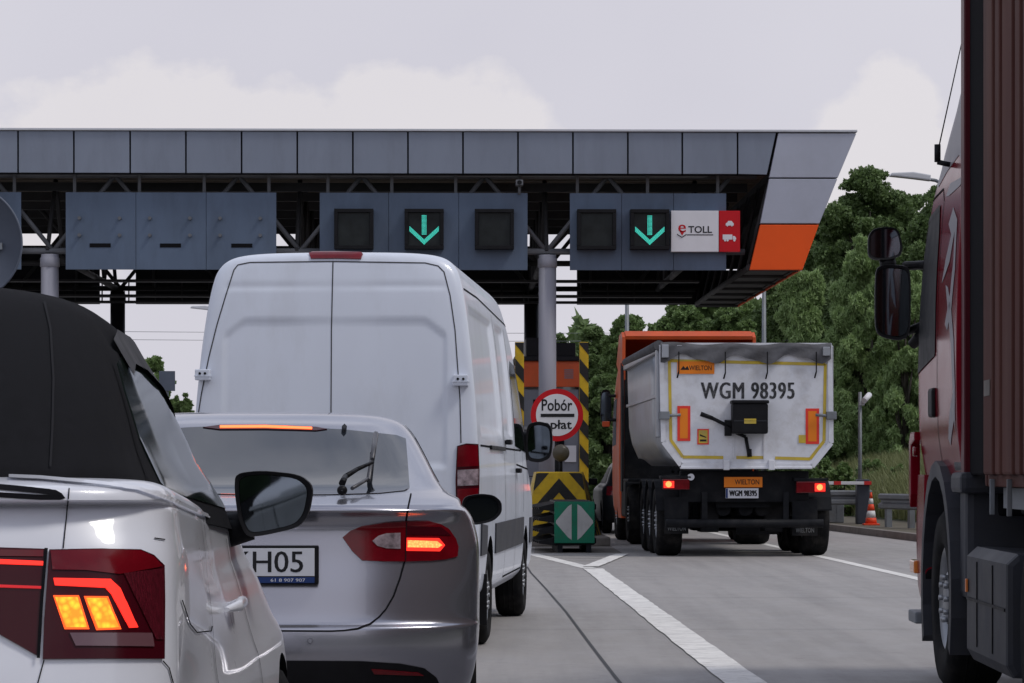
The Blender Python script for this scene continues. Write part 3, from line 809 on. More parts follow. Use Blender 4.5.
# concrete nose with chevrons
nb = empty('crash_barrier', ((559-512)/F*50.6, 50.6, 0), .02); tag(nb, 'concrete island nose with yellow and black chevrons behind the green cushion', 'barrier')
bw, tw, bh_, th = .60, .38, 0.0, 1.25
mb = MB(); mb.prism([(-bw, 0), (bw, 0), (tw, th), (-tw, th)], 'y', 0, 1.6, .02, poly2=[(-bw-.1, 0), (bw+.25, 0), (tw+.1, th), (-tw, th)]); mb.build('concrete', MT['yellow'], nb)
mb = MB()
def clipx(z): return bw+(tw-bw)*z/th
def vstripe(z0, dz, slope=1.15):
    """inverted V band with its apex at z0 on the front face"""
    for s in (-1, 1):
        pts = []; n = 14
        prev = None
        for i in range(n+1):
            x = clipx(0)*i/n; za = z0-x*slope; zb = za-dz
            # clip against face
            zmax = th-.02 if x < tw else th*(bw-x)/(bw-tw)
            za = min(za, zmax); zb = max(zb, .03)
            cur = (x, za, zb) if za > zb+.005 else None
            if prev and cur:
                mb.quad([(s*prev[0], -.004, prev[1]), (s*cur[0], -.004, cur[1]), (s*cur[0], -.004, cur[2]), (s*prev[0], -.004, prev[2])])
            prev = cur
for z0 in (.62, 1.14, 1.66): vstripe(z0, .24)
mb.build('chevrons', MT['blackp'], nb)
mb = MB()
for i in range(4):
    y0 = .1+i*.42; xr = lambda y, z: (bw+(.25)*y/1.6)+((tw+.1*y/1.6)-(bw+.25*y/1.6))*z/th+.004
    mb.quad([(xr(y0,.05), y0, .05), (xr(y0+.2,.05), y0+.2, .05), (xr(y0+.2,1.2), y0+.2-.0, 1.2), (xr(y0,1.2), y0, 1.2)])
pieces(mb, 'side_stripes', MT['blackp'], nb)
# crash cushion
cu = empty('crash_cushion', ((574.5-512)/F*46.2, 46.2, 0), .02); tag(cu, 'black ribbed crash cushion with green and white arrow board on the island tip', 'crash cushion')
MB().box(-.31, .31, 0, .06, .15, .79, .008).build('board', MT['signgreen'], cu)
mb = MB()
for s in (-1, 1):
    poly = [(s*.045, .20), (s*.045, .75)]
    poly += [(s*p, q) for p, q in ((.10,.715),(.19,.61),(.285,.495),(.288,.46),(.19,.345),(.10,.24))]
    mb.prism(poly, 'y', -.004, -.001)
pieces(mb, 'white_arrow', mat('dusty_white', (.40,.40,.40), .6, var=.15, dirt=(.2,.2,.19), dscale=6, damt=.6), cu)
mb = MB()
for i in range(4):
    z0 = .12+i*.175
    for k in range(6):
        y0 = .09+k*.45; o = .02*k
        mb.prism([(-.54-o, z0+.02), (-.28, z0-.01), (.30, z0+.0), (.34, z0+.03), (.34, z0+.10), (.30, z0+.13), (-.28, z0+.13), (-.56-o, z0+.06)], 'y', y0, y0+.38, .01)
mb.build('rubber_ribs', MT['black'], cu)
MB().box(-.30, .28, .10, 2.6, .14, .80, .02).build('core', MT['black'], cu)
mb = MB()
for x0 in (-.26, .18): mb.box(x0, x0+.08, .05, 2.6, 0, .16)
pieces(mb, 'skids', MT['darkmetal'], cu)
# prohibition sign
sg = empty('round_sign', ((557-512)/F*52.6, 52.6, 0), .02); tag(sg, 'round red and white toll collection sign in front of the booth', 'road sign')
zc_ = CH+(HOR-415)/F*52.6; R = 26.3/F*52.6
MB().cyl((0, .0, zc_), (0, .03, zc_), R, n=48).build('disc', MT['signred'], sg)
MB().cyl((0, -.004, zc_), (0, -.001, zc_), R*.80, n=48).build('white_field', MT['signwhite'], sg)
MB().box(-R*.62, R*.66, -.009, -.005, zc_-.035, zc_+.022, .0).build('bar', MT['ink'], sg)
text('Pobór', 'lettering', MT['ink'], sg, (.0, -.0075, zc_+.175), .205, .54, bold=.016)
text('opłat', 'lettering', MT['ink'], sg, (.0, -.0075, zc_-.19), .21, .52, bold=.016)
MB().cyl((.0, .07, 0), (.0, .07, zc_+.3), .04, n=12).build('pole', MT['darkmetal'], sg)
dl = empty('warning_lamp', ((561-512)/F*52.3, 52.3, 0), .02); tag(dl, 'small round warning lamp below the toll collection sign', 'lamp')
zd = CH+(HOR-453)/F*52.3
MB().lathe([(.001,-.05),(.10,-.04),(.14,0),(.15,.03),(.15,.08),(.10,.11),(.001,.12)], n=28, axis='y', center=(0,0,zd)).build('lens', mat('dim_lamp_lens', (.075,.068,.055), .3, var=.2), dl)
MB().cyl((0, .06, 1.2), (0, .06, zd-.1), .03, n=10).build('stem', MT['darkmetal'], dl)

# round sign seen from behind, at the left edge
rs = empty('round_sign', ((-37-512)/F*23, 23, 0), 0.05); tag(rs, 'grey back of a round road sign at the left edge of the photo', 'road sign')
zc2 = CH+(HOR-243)/F*23; R2 = 59/F*23
MB().lathe([(.001,.0),(R2-.012,.0),(R2-.012,-.018),(R2,-.02),(R2+.004,0),(R2,.02),(.001,.022)], n=64, axis='y', center=(0,0,zc2)).build('disc', MT['signgrey'], rs)
MB().cyl((0, -.05, 0), (0, -.05, zc2+.3), .035, n=12).build('pole', MT['galv'], rs)
MB().box(-.3, .3, -.03, -.002, zc2-.05, zc2+.0).build('bracket', MT['galv'], rs)
# ================================================================== MIRROR HOUSINGS
def side_mirror(parent, corners_px, Zd, depth, arm_to=None, name='side_mirror', inset=.12, glassmat='mirror', tilt=0):
    """corners given as measured outline at distance Zd; built in the vehicle's own frame with real depth"""
    Mi = world_mat(parent).inverted()
    pts = [Mi @ P(x, y, Zd) for x, y in corners_px]
    yl = sum(p.y for p in pts)/len(pts); poly = [(p.x, p.z) for p in pts]
    c = (sum(p[0] for p in poly)/len(poly), sum(p[1] for p in poly)/len(poly))
    # round the outline
    for _ in range(2):
        q = []
        for i in range(len(poly)):
            a, b = poly[i], poly[(i+1)%len(poly)]
            q += [(a[0]*.8+b[0]*.2, a[1]*.8+b[1]*.2), (a[0]*.2+b[0]*.8, a[1]*.2+b[1]*.8)]
        poly = q
    sc = lambda k: [(c[0]+(p[0]-c[0])*k, c[1]+(p[1]-c[1])*k) for p in poly]
    bm = bmesh.new(); rings = []
    for k, d in ((1-inset, .012), (1-inset, 0), (.985, -.004), (1.0, .01), (.98, depth*.45), (.86, depth*.8), (.6, depth), (.2, depth*1.04)):
        rings.append([bm.verts.new((x, yl+d, z)) for x, z in sc(k)])
    n = len(poly)
    for A, B in zip(rings, rings[1:]):
        for i in range(n): bm.faces.new((A[i], A[(i+1)%n], B[(i+1)%n], B[i]))
    bm.faces.new(rings[-1]); bm.faces.new(rings[0][::-1]); bmesh.ops.recalc_face_normals(bm, faces=bm.faces)
    m = MB(); m.bm.free(); m.bm = bm; o = m.build(name, MT['black'], parent, smooth=40)
    g = MB(); g.prism(sc(1-inset-.02), 'y', yl+.004, yl+.009); g.build('glass', MT[glassmat], o)
    if arm_to:
        for (p0, p1, r0, r1) in arm_to: MB().cyl(Mi @ P(*p0), Mi @ P(*p1), r0, r1, n=12).build('arm', MT['black'], o)
    return o

# ================================================================== CONVERTIBLE, NEAR LEFT
vw = veh('convertible_car', 512-1.51*F/5.2, 5.2, -.012, 'silver white convertible with black fabric roof and glowing rear lamp, nearest on the left', 'car')
def vw_warp(x, y, z):
    k = min(max((z-.55)/.5, 0), 1)
    z -= .036*max(0, y-.25)*k
    if y > 3.2: z -= .05*(y-3.2)*k
    # shoulder line and door hollow
    if abs(x) > .6 and .25 < y < 3.9:
        x *= 1 - .020*math.exp(-((z-.80)/.13)**2)
    if y > 1.2: x *= 1-.018*min(1, (y-1.2)/1.5)
    if y > .45 and z > .75: x *= 1 - .085*min(1, (y-.45)/1.6)*min(1, (z-.75)/.25)
    return x, y, z
ks = [(.22,.80,.35,.4,3, 4.0,.6,3),(.30,.86,.12,.4,4, 4.15,.6,3),(.50,.90,.00,.38,4, 4.22,.7,3),(.70,.912,-.02,.36,4, 4.22,.7,3),(.86,.912,.0,.34,4, 4.2,.7,3),
      (.93,.91,.02,.34,4.2, 4.15,.8,3),(1.06,.902,.05,.34,4.2, 4.05,.9,3),(1.13,.89,.075,.35,4, 3.9,1,3),(1.165,.885,.10,.35,4, 3.75,1,3),(1.172,.883,.115,.35,4, 3.7,1,3),(1.182,.882,.055,.36,4,3.65,1,3),
      (1.200,.875,.06,.36,4, 3.5,1,3),(1.212,.86,.10,.35,4, 3.3,1,3),(1.222,.82,.20,.34,4, 3.15,1,3),(1.226,.6,.45,.3,3, 3.0,1,3)]
bm = stack_body(ks, nsub=5, ncap=28, nside=34, warp=vw_warp)
vb = finish_body(bm, 'body', [MT['pearl'], MT['gap']], vw, cutters=[(.60,1.2,.88,.34,.37),(.60,1.2,3.47,.34,.37),(-1.2,-.60,.88,.34,.37),(-1.2,-.60,3.47,.34,.37)])
kt = [(z_+max(0, z_-1.3)*.11, *r_) for z_, *r_ in [(1.17,.81,.26,.30,4, 3.02,.5,3.5),(1.22,.80,.25,.32,4, 2.92,.5,3.5),(1.30,.765,.33,.34,4, 2.72,.45,3.5),(1.40,.72,.47,.36,3.6, 2.48,.4,3.5),(1.50,.665,.66,.4,3.2, 2.22,.4,3),(1.555,.62,.80,.45,3, 2.05,.4,3),(1.59,.54,.97,.5,3, 1.95,.4,3),(1.612,.38,1.15,.5,3, 1.8,.4,3),(1.618,.15,1.3,.3,3, 1.7,.3,3)]]
def top_warp(x, y, z):
    z -= .036*max(0, y-.25)*(1 if z < 1.3 else max(0, 1-(z-1.3)/.35)) + .028*max(0, y-1.3)*(1 if z > 1.3 else 0)
    z -= .012*math.exp(-((y-1.25)/.12)**2)*(z > 1.5)
    return x, y, z
bm = stack_body(kt, nsub=5, ncap=24, nside=30, warp=top_warp)
vt = finish_body(bm, 'soft_top', [MT['fabric'], MT['gap']], vw, angle=50)
sv = Surf([vb], vw); st_ = Surf([vt], vw)
# tail lamp on the quarter, and its half on the boot lid
for s_m in (1,):
    L1 = sv.patch([(49,550.5),(100,549.8),(139,550.5),(152,556),(162,566),(162.5,600),(162,659),(100,659),(42.6,659.5),(44,620),(47,580)], 'tail_lamp', MT['lampdark'], vw, off=.006, step=4, mirror=True)
    lamp = L1[0]
    sv.patch([(50,552),(100,551),(138,552),(151,558),(159,567),(150,569),(118,575),(85,571),(52,570.5)], 'upper_lens', MT['lampred'], lamp, off=.0085, step=4, thick=0)
    sv.patch([(53,579),(109,580),(118.5,589),(135.5,628),(127.5,628.5),(110,595),(104,588.5),(54.5,586)], 'light_guide', MT['brake'], lamp, off=.0095, step=2.5, thick=.002)
    gl_ = mat('lit_block_rim', (1,.1,.02), .3, emit=(1,.085,.012), es=1.3)
    for pg_ in ([(52.8,596.2),(78,596.2),(88.4,629.8),(64.2,629.8)], [(83.2,597),(106.4,597.2),(119.4,629.8),(95.4,630.8)]): sv.patch(pg_, 'glow_rim', gl_, lamp, off=.009, step=3, thick=.001)
    sv.patch([(54.7,598),(76.6,598),(86,628),(65.6,628)], 'lit_block', MT['amber'], lamp, off=.0095, step=3, thick=.002)
    sv.patch([(85.3,598.8),(105,599),(117,628),(97,629)], 'lit_block', MT['amber'], lamp, off=.0095, step=3, thick=.002)
    sv.patch([(69,633.5),(149,633.5),(151,647),(75,646.5)], 'reverse_lens', mat('dim_reverse_lens', (.13,.06,.07), .15, coat=1), lamp, off=.009, step=4, thick=.001)
    sv.patch([(122,574),(160,569),(160,640),(153,640)], 'side_lens', mat('ribbed_red_lens', (.07,.004,.01), .2, var=.5, vscale=60, stretch=(6,6,.3), coat=1), lamp, off=.0085, step=4, thick=0)
hatch = sv.patch([(-40,549),(0,548.5),(45,550),(42.5,600),(37,656),(0,635),(-60,600),(-60,560)], 'lid_lamp', MT['lampdark'], vw, off=.006, step=5, mirror=False)
sv.patch([(-38,560),(0,560.5),(43,562.5),(43,566.5),(0,565),(-38,564)], 'light_guide', MT['brake'], hatch, off=.0088, step=3, thick=.001)
sv.patch([(-38,584),(42,587),(42,589.5),(-38,587)], 'light_guide', mat('dim_brake', (.4,.02,.03), .3, emit=(1,.03,.03), es=.35), hatch, off=.0088, step=3, thick=.001)
sv.patch([(-38,550.5),(43,551.5),(43,558),(-38,557)], 'upper_lens', MT['lampred'], hatch, off=.0085, step=4, thick=0)
sv.strips([[(69,489),(66,520),(63,549)],[(44,660),(36,690)],[(162,661),(168,668),(172,683)],[(153.5,538.5),(164,540)],[(211,626),(210.5,631),(196,632.5),(189,624),(181,600)]], 'panel_gaps', MT['gap'], vw, wd=1.2)
sv.strips([[(45.8,550),(41.5,600),(38,659)]], 'lamp_gap', MT['gap'], vw, wd=3.2, off=.0095)
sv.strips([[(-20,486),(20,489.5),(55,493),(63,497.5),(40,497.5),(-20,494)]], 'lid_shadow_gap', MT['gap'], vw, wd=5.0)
# door seams and handle in the car's own frame
sv.strips([[(1.28,.34),(1.22,.60),(1.30,.95),(1.45,1.13)],[(2.62,.36),(2.62,.7),(2.55,1.06)]], 'door_seams', MT['gap'], vw, wd=.010, axis='-x', step=.03)
mb = MB(); Mi = world_mat(vw).inverted(); hp = Mi @ P(251, 607, 6.85)
hpts = []
for y in (1.90, 1.94, 2.0, 2.06, 2.12, 2.18, 2.22):
    h_ = sv.hit((y, .905), sv.ray_loc('-x'), .034 if 1.92 < y < 2.20 else .004); hpts.append(sv.Mi @ h_[0])
bm_ = mb.bm; rr_ = []
for k_, p_ in enumerate(hpts):
    hh_ = (.006,.013,.017,.018,.017,.014,.007)[k_]; dd_ = .011
    rr_.append([bm_.verts.new(p_+Vector((dd_*math.cos(a_), 0, hh_*math.sin(a_)))) for a_ in [2*math.pi*q_/12 for q_ in range(12)]])
for A_, B_ in zip(rr_, rr_[1:]):
    for q_ in range(12): bm_.faces.new((A_[q_], A_[(q_+1)%12], B_[(q_+1)%12], B_[q_]))
bm_.faces.new(rr_[0]); bm_.faces.new(rr_[-1])
mb.build('door_handle', MT['pearl'], vw, smooth=40)
# windows of the soft top
Lg = st_.patch([(.98,1.21),(1.10,1.19),(2.62,1.135),(2.86,1.13),(2.60,1.23),(2.30,1.34),(2.0,1.43),(1.70,1.475),(1.35,1.49),(1.12,1.46),(1.02,1.40),(.95,1.30)], 'side_window', mat('tinted_side_glass', (.012,.018,.016), .05, ior=1.13), vw, off=.003, step=.05, axis='-x', mirror=True)
st_.strips([[(1.26,1.475),(1.45,1.505),(1.72,1.50),(2.02,1.465),(2.32,1.37),(2.62,1.25),(2.90,1.12)]], 'window_rail', MT['black'], vw, wd=.075, axis='-x', step=.04, off=.012, mirror=True)
st_.patch([(-.62,1.20),(.62,1.20),(.52,1.42),(.45,1.50),(-.45,1.50),(-.52,1.42)], 'windscreen', MT['glass'], vw, off=.003, step=.06, axis='-y')
st_.patch([(-.42,1.28),(.42,1.28),(.36,1.44),(-.36,1.44)], 'rear_window', MT['glass'], vw, off=.003, step=.06, axis='+y')
st_.strips([[(.70,1.20),(.88,1.34),(1.02,1.46)]], 'roof_seam', MT['gap'], vw, wd=.012, axis='-x', step=.03, off=.004, mirror=True)
st_.strips([[(44,303),(50,330),(53,380),(52,430),(50,468)]], 'roof_ridge_tint', mat('fabric_ridge_tint', (.02,.02,.023), .9, spec=.1), vw, wd=2.2, off=.004)  # lighter strip paints in the ridge where roof side meets rear
sv.strips([[(-10,478),(40,480),(100,485.5),(136,490),(170,500),(212,519)]], 'belt_trim', MT['pearl'], vw, wd=3, off=.006)
side_mirror(vw, [(235,473),(262,470),(300,474),(314,486),(309,515),(298,528),(262,536),(246,537),(238,520),(234,490)], 7.85, .16, arm_to=[((252,527,7.95),(222,533,7.95),.035,.045),((252,521,7.95),(225,524,7.95),.03,.03)])
for y_ in (.88, 3.47):
    for sx in (1, -1): wheel(vw, sx*.795, y_, .335, .22, sx, .23)

# ================================================================== SILVER HATCHBACK
fd = veh('hatchback_car', 238, 11.3, -.034, 'silver grey hatchback with lit brake lamp and rear wiper behind the white van', 'car')
kf = [(.22,.78,.32,.5,3, 4.55,.7,3),(.30,.84,.12,.5,3.2, 4.72,.8,3),(.44,.895,.02,.5,3.2, 4.80,.8,3),(.56,.915,-.005,.5,3.2, 4.82,.8,3),(.64,.92,.0,.5,3.2, 4.82,.8,3),(.66,.92,.022,.5,3.2, 4.82,.8,3),
      (.80,.922,.05,.5,3.2, 4.75,.9,3),(.93,.92,.075,.5,3.2, 4.6,1,3),(1.02,.905,.085,.5,3.2, 4.2,1,3),(1.06,.89,.07,.5,3.2, 4.0,1,3),(1.088,.87,.035,.5,3.1, 3.85,1,3),(1.105,.85,.045,.5,3, 3.75,1,3),
      (1.125,.815,.14,.5,3, 3.65,1,3),(1.15,.775,.30,.5,3, 3.5,1,3),(1.165,.755,.40,.5,3, 3.42,.9,3),(1.20,.73,.52,.5,3, 3.30,.8,3),(1.30,.68,.80,.5,3, 3.02,.7,3),(1.40,.625,1.06,.5,3, 2.72,.7,3),(1.445,.58,1.18,.5,3, 2.6,.7,3),(1.475,.50,1.32,.5,3, 2.45,.6,3),(1.49,.36,1.55,.45,3, 2.3,.5,3),(1.497,.15,1.75,.2,3, 2.1,.2,3)]
def fd_warp(x, y, z):
    if z > 1.0 and y < 1.9 and abs(x) > .5:    # cabin narrows towards the tail
        pass
    return x, y, z
kf = [(k[0], k[1]+(.03 if k[0] > 1.12 else 0), *k[2:]) for k in kf]
bm = stack_body(kf, nsub=5, ncap=28, nside=34)
fb = finish_body(bm, 'body', [MT['silver'], MT['gap']], fd, cutters=[(.62,1.2,1.05,.34,.36),(.62,1.2,3.9,.34,.36),(-1.2,-.62,1.05,.34,.36),(-1.2,-.62,3.9,.34,.36)])
sf = Surf([fb], fd)
sf.patch([(116,441),(128,436.5),(150,431.5),(186,428),(234,426),(300,427.5),(344,430),(396,435.5),(405.5,439),(407.5,462),(409.5,488),(404,491),(380,493.5),(330,495),(262,495.5),(190,494),(130,491.5),(110,488),(112,462)], 'rear_window', MT['rearglass'], fd, off=.003, step=6)
sf.patch([(1.18,1.19),(2.2,1.185),(3.12,1.175),(2.78,1.36),(2.3,1.435),(1.7,1.435),(1.42,1.37)], 'side_window', MT['glass'], fd, off=.004, step=.06, axis='-x', mirror=True)
sf.patch([(-.66,1.20),(.66,1.20),(.56,1.42),(-.56,1.42)], 'windscreen', MT['glass'], fd, off=.004, step=.08, axis='-y')
lf = sf.patch([(342.5,537.5),(350,531),(362,526),(385,522.5),(406,521),(429,521),(440,524),(448,529),(455,539),(457.5,547),(456.5,556.5),(445,559.5),(428.7,561),(406,561.6),(385,561.5),(362,560.5),(352,551)], 'tail_lamp', MT['lampred'], fd, off=.006, step=3, mirror=True)[0]
sf.patch([(407,540.5),(436,541.5),(441,545.5),(437,548),(407,547.5)], 'brake_strip', MT['brakehot'], lf, off=.0095, step=2.5, thick=.001)
sf.patch([(406,538),(438,538.5),(444,545.5),(439,551.5),(406,551)], 'brake_glow', MT['brake'], lf, off=.008, step=2.5, thick=.001)
sf.patch([(372,541),(378,536),(386,533.5),(400,533),(400,549),(386,548.5),(377,546)], 'reverse_lens', MT['lampclear'], lf, off=.0085, step=2.5, thick=.001)
sf.patch([(406,526),(440,527),(450,536),(406,535)], 'inner_lens', MT['lampdark'], lf, off=.0085, step=2.5, thick=0)
sf.strips([[(411,494),(408,508),(406,521)],[(404.5,561.5),(400,578),(393.5,596),(386,609),(379,617),(370,624),(358,628.8),(344,630.6),(330,631.2),(260,630.8),(200,629)]], 'hatch_seam', MT['gap'], fd, wd=1.7)
sf.strips([[(406,521.5),(405.5,540),(405,561)]], 'lamp_gap', MT['gap'], fd, wd=1.0, off=.0085)
hb = sf.patch([(203,428.5),(220,426.2),(265,426.0),(316,428.2),(327,430.2),(316,431.8),(265,430.4),(220,430.6)], 'high_brake_lamp', MT['lampdark'], fd, off=.007, step=3)
sf.patch([(220,427.3),(265,427.0),(312,429.0),(312,430.9),(265,429.4),(220,429.6)], 'lit_strip', mat('lit_red_orange', (1,.2,.05), .3, emit=(1,.13,.03), es=2.0), hb, off=.0095, step=2.5, thick=.001)
sf.patch([(341.5,430.5),(344,428),(346.5,430.5),(344,433.5)], 'washer_nozzle', MT['black'], fd, off=.02, step=2, thick=.02)
# lower bumper insert and reflector
sf.patch([(200,662),(279,660.5),(360,661),(400,663.5),(424,668),(436,677),(442,690),(452,745),(60,745),(60,662)], 'lower_bumper', MT['black'], fd, off=.004, step=7)
sf.patch([(371,668.6),(418,672.2),(423,675),(374,673.5)], 'reflector', MT['lampred'], fd, off=.010, step=3)
def ring_px(c, r, n=14): return [(c[0]+r*math.cos(2*math.pi*i/n), c[1]+r*math.sin(2*math.pi*i/n)) for i in range(n)]
sf.patch(ring_px((310,641),3.0), 'parking_sensor', mat('sensor_rim', (.2,.2,.23), .4, metal=.6), fd, off=.003, step=2, thick=.001)
sf.patch(ring_px((310,641),2.2), 'sensor_face', MT['silver'], fd, off=.0045, step=2, thick=.001)
# number plate
pl = MB(); Mi = world_mat(fd).inverted()
pc = Mi @ P(245.5, 565, 11.31)
ly = .028
pl.box(pc.x-.275, pc.x+.275, ly-.02, ly+.03, pc.z-.073, pc.z+.073, .006); plate = pl.build('number_plate', MT['black'], fd)
MB().box(pc.x-.26, pc.x+.26, ly-.026, ly-.021, pc.z-.042, pc.z+.063, .001).build('plate_face', MT['plate'], plate)
MB().box(pc.x-.26, pc.x+.26, ly-.026, ly-.021, pc.z-.068, pc.z-.046, .001).build('dealer_strip', MT['blueband'], plate)
text('KH05', 'letters', MT['ink'], plate, (pc.x+.085, ly-.027, pc.z+.012), .080, .265, fat=.0022)
text('61 8 907 907', 'dealer_text', MT['signwhite'], plate, (pc.x+.16, ly-.027, pc.z-.057), .012, .13, ext=0)
sf.patch([(398,404.9)]*0 or [(240,500),(300,503),(300,504.5),(240,501.5)], 'deck_edge', MT['silver'], fd, off=.002, step=5, thick=0)
# wiper
wp = MB(); A = lambda x, y, off=.03: (lambda h: sf.Mi @ h[0])(sf.hit((x, y), sf.ray_px, off))
h0 = A(342,496.5,.03)
wp.lathe([(.001,-.03),(.016,-.03),(.02,0),(.02,.02)], n=16, axis='y', center=A(342,498,.03))
pts = [A(342,496,.05), A(345,489,.05), (A(356,481.5,.05)), A(371,473,.045)]
for a, b, r0, r1 in zip(pts, pts[1:], (.014,.011,.009), (.011,.009,.007)): wp.cyl(a, b, r0, r1, n=8)
wp.build('wiper_arm', MT['black'], fd)
wb = MB(); wb.cyl(A(352,496,.03), A(369,485,.03), .008, .007, n=6); wb.cyl(A(368,488,.03), A(373.5,446,.03), .010, .007, n=6); wb.cyl(A(371,470,.045), A(374,444,.045), .009, .012, n=6); wb.build('wiper_blade', mat('wiper_metal', (.10,.10,.11), .4, metal=.3), fd)
side_mirror(fd, [(462,501),(466,496),(480,493.5),(494,495),(502,502),(502,513),(494,521),(478,525),(466,524),(461,515)], 14.25, .14, arm_to=[((470,518,14.3),(455,528,14.3),.03,.04)], inset=.16, glassmat='glass')
for y_ in (1.05, 3.9):
    for sx in (1, -1): wheel(fd, sx*.80, y_, .335, .23, sx, .24)

# ================================================================== WHITE VAN
vn = veh('cargo_van', 334, 20.5, .064, 'tall white cargo van with split rear doors in the queue', 'van')
kv = [(.34,.90,.12,.15,6, 6.6,.5,3),(.42,.965,.03,.14,7, 6.85,.6,3),(.60,.985,.0,.13,7, 6.95,.6,3),(.95,.993,-.0,.13,7, 6.95,.7,3),(1.15,.990,.0,.13,7, 6.7,.8,3),(1.30,.985,.0,.13,7, 6.35,.8,3),(1.60,.970,.01,.13,7, 6.05,.8,3),(1.95,.940,.025,.13,7, 5.72,.8,3),(2.25,.905,.045,.14,6, 5.4,.8,3),
      (2.45,.872,.065,.16,6, 5.15,.9,3),(2.58,.835,.085,.17,5.5, 4.95,.9,3),(2.655,.775,.10,.2,5, 4.7,.9,3),(2.69,.70,.12,.22,4.5, 4.5,.8,3),(2.712,.55,.17,.22,4, 4.3,.8,3),(2.722,.30,.25,.25,3, 4.1,.6,3)]
def sstep(a, b, v):
    u = min(1, max(0, (v-a)/(b-a))); return u*u*(3-2*u)
def vn_warp(x, y, z):
    if y < .3 and abs(x) < .86:
        ax = abs(x)
        panel = sstep(.035, .065, ax)*(1-sstep(.74, .78, ax))*sstep(1.25, 1.30, z)*(1-sstep(2.25, 2.30, z+.10*sstep(.6,.78,ax)))
        shelf = sstep(2.485, 2.50, z)*(1-sstep(2.50, 2.56, z))*(1-sstep(.72, .80, ax))*sstep(.02, .05, ax)
        y += .013*panel + .006*shelf
    if y > .35 and abs(x) > .8:     # pressed side panels
        for y0, y1 in ((.38, 2.6), (2.9, 3.9)):
            k = sstep(y0, y0+.06, y)*(1-sstep(y1-.06, y1, y))*sstep(1.50, 1.56, z)*(1-sstep(2.34, 2.40, z)); x -= math.copysign(.02*k, x)
    return x, y, z
kv = [(k[0]*(1+.0125*k[0]/2.7) if k[0] > 1.5 else k[0], *k[1:]) for k in kv]
bm = stack_body(kv, nsub=11, ncap=60, nside=110, warp=vn_warp)
vnb = finish_body(bm, 'body', [MT['whitevan'], MT['gap']], vn, cutters=[(.60,1.4,1.15,.36,.42),(.60,1.4,5.45,.36,.42),(-1.4,-.60,1.15,.36,.42),(-1.4,-.60,5.45,.36,.42)], angle=30)
sn = Surf([vnb], vn)
sn.strips([[(333,262),(331.5,330),(331,420)],[(250,262.5),(238,265),(234,270),(226,295),(217,325),(209,357),(201.5,394),(196,430)],[(250,262.5),(331,261.5),(425,263),(438,266),(444,272),(450,295),(455,330),(457.5,365),(460,400),(461,443)]], 'door_gaps', mat('door_seal', (.05,.05,.055), .8), vn, wd=1.1)
hl = mat('pressed_panel_light', (.78,.80,.85), .4)
hbv = sn.patch([(309,254.5),(312,253),(336,252.8),(361,253.4),(363,255),(361,259.4),(336,258.8),(311,259)], 'high_brake_lamp', MT['lampred'], vn, off=.012, step=3, thick=.01)
for (a, b, c, d) in ((194,369,209,380), (453.5,375,469,386)):
    mb = MB(); Mi = sn.Mi
    p0 = Mi @ P(a, d, 20.5); p1 = Mi @ P(c, b, 20.5)
    hgx0, hgx1 = p0.x, p1.x
    mb.box(hgx0, hgx1, -.035, .05, p0.z, p1.z, .008)
    mb.box(hgx0-.004, hgx1+.004, -.04, .05, p0.z+.025, p0.z+.032)
    hg = mb.build('hinge', MT['whitevan'], vn)
    mb = MB()
    for f in (.35, .7): mb.cyl((hgx0+(hgx1-hgx0)*f, -.042, (p0.z+p1.z)/2+.008), (hgx0+(hgx1-hgx0)*f, -.034, (p0.z+p1.z)/2+.008), .009, n=8)
    mb.build('screws', MT['gap'], hg)
tl = sn.patch([(457,446),(466,443.5),(477,444),(478,470),(478,490),(477.5,516),(460,517),(456,513),(455.5,480)], 'tail_lamp', MT['lampdark'], vn, off=.012, step=3, mirror=True)[0]
sn.patch([(458,447),(466,445),(476,445.5),(477,466),(457,467)], 'brake_lens', MT['lampred'], tl, off=.016, step=2.5, thick=.001)
sn.patch([(457.5,470),(477,469),(477,485),(457.5,486)], 'clear_lens', MT['lampclear'], tl, off=.016, step=2.5, thick=.001)
sn.patch([(457.5,489),(477,488),(476.5,514),(461,515),(457.5,512)], 'lower_lens', MT['lampred'], tl, off=.016, step=2.5, thick=.001)
# side trim in the van's own frame (right side)
sn.patch([(.18,.66),(.72,.66),(.72,.86),(.18,.88)], 'side_moulding', MT['greyplastic'], vn, off=.012, step=.08, axis='-x', mirror=True)
sn.patch([(1.60,.64),(4.98,.64),(4.98,.86),(1.60,.86)], 'side_moulding', MT['greyplastic'], vn, off=.012, step=.08, axis='-x', mirror=True)
sn.patch([(5.92,.62),(6.3,.62),(6.3,.84),(5.92,.84)], 'side_moulding', MT['greyplastic'], vn, off=.012, step=.08, axis='-x', mirror=True)
sn.strips([[(2.75,.42),(2.75,1.0),(2.75,2.45)],[(4.0,.42),(4.0,2.4)],[(5.05,.9),(5.05,1.6),(5.05,2.2)],[(.25,2.50),(1.5,2.51),(4.6,2.45)],[(.3,1.42),(4.9,1.42)],[(4.2,1.30),(5.9,1.26)],[(2.75,.43),(4.95,.43)]], 'side_seams', MT['gap'], vn, wd=.014, axis='-x', step=.08)
sn.patch([(4.12,1.45),(5.0,1.42),(5.75,1.40),(5.45,1.85),(5.1,2.12),(4.3,2.15),(4.12,2.05)], 'door_window', MT['glass'], vn, off=.004, step=.08, axis='-x', mirror=True)
sn.patch([(-.80,1.42),(.80,1.42),(.72,2.15),(-.72,2.15)], 'windscreen', MT['glass'], vn, off=.004, step=.1, axis='-y')
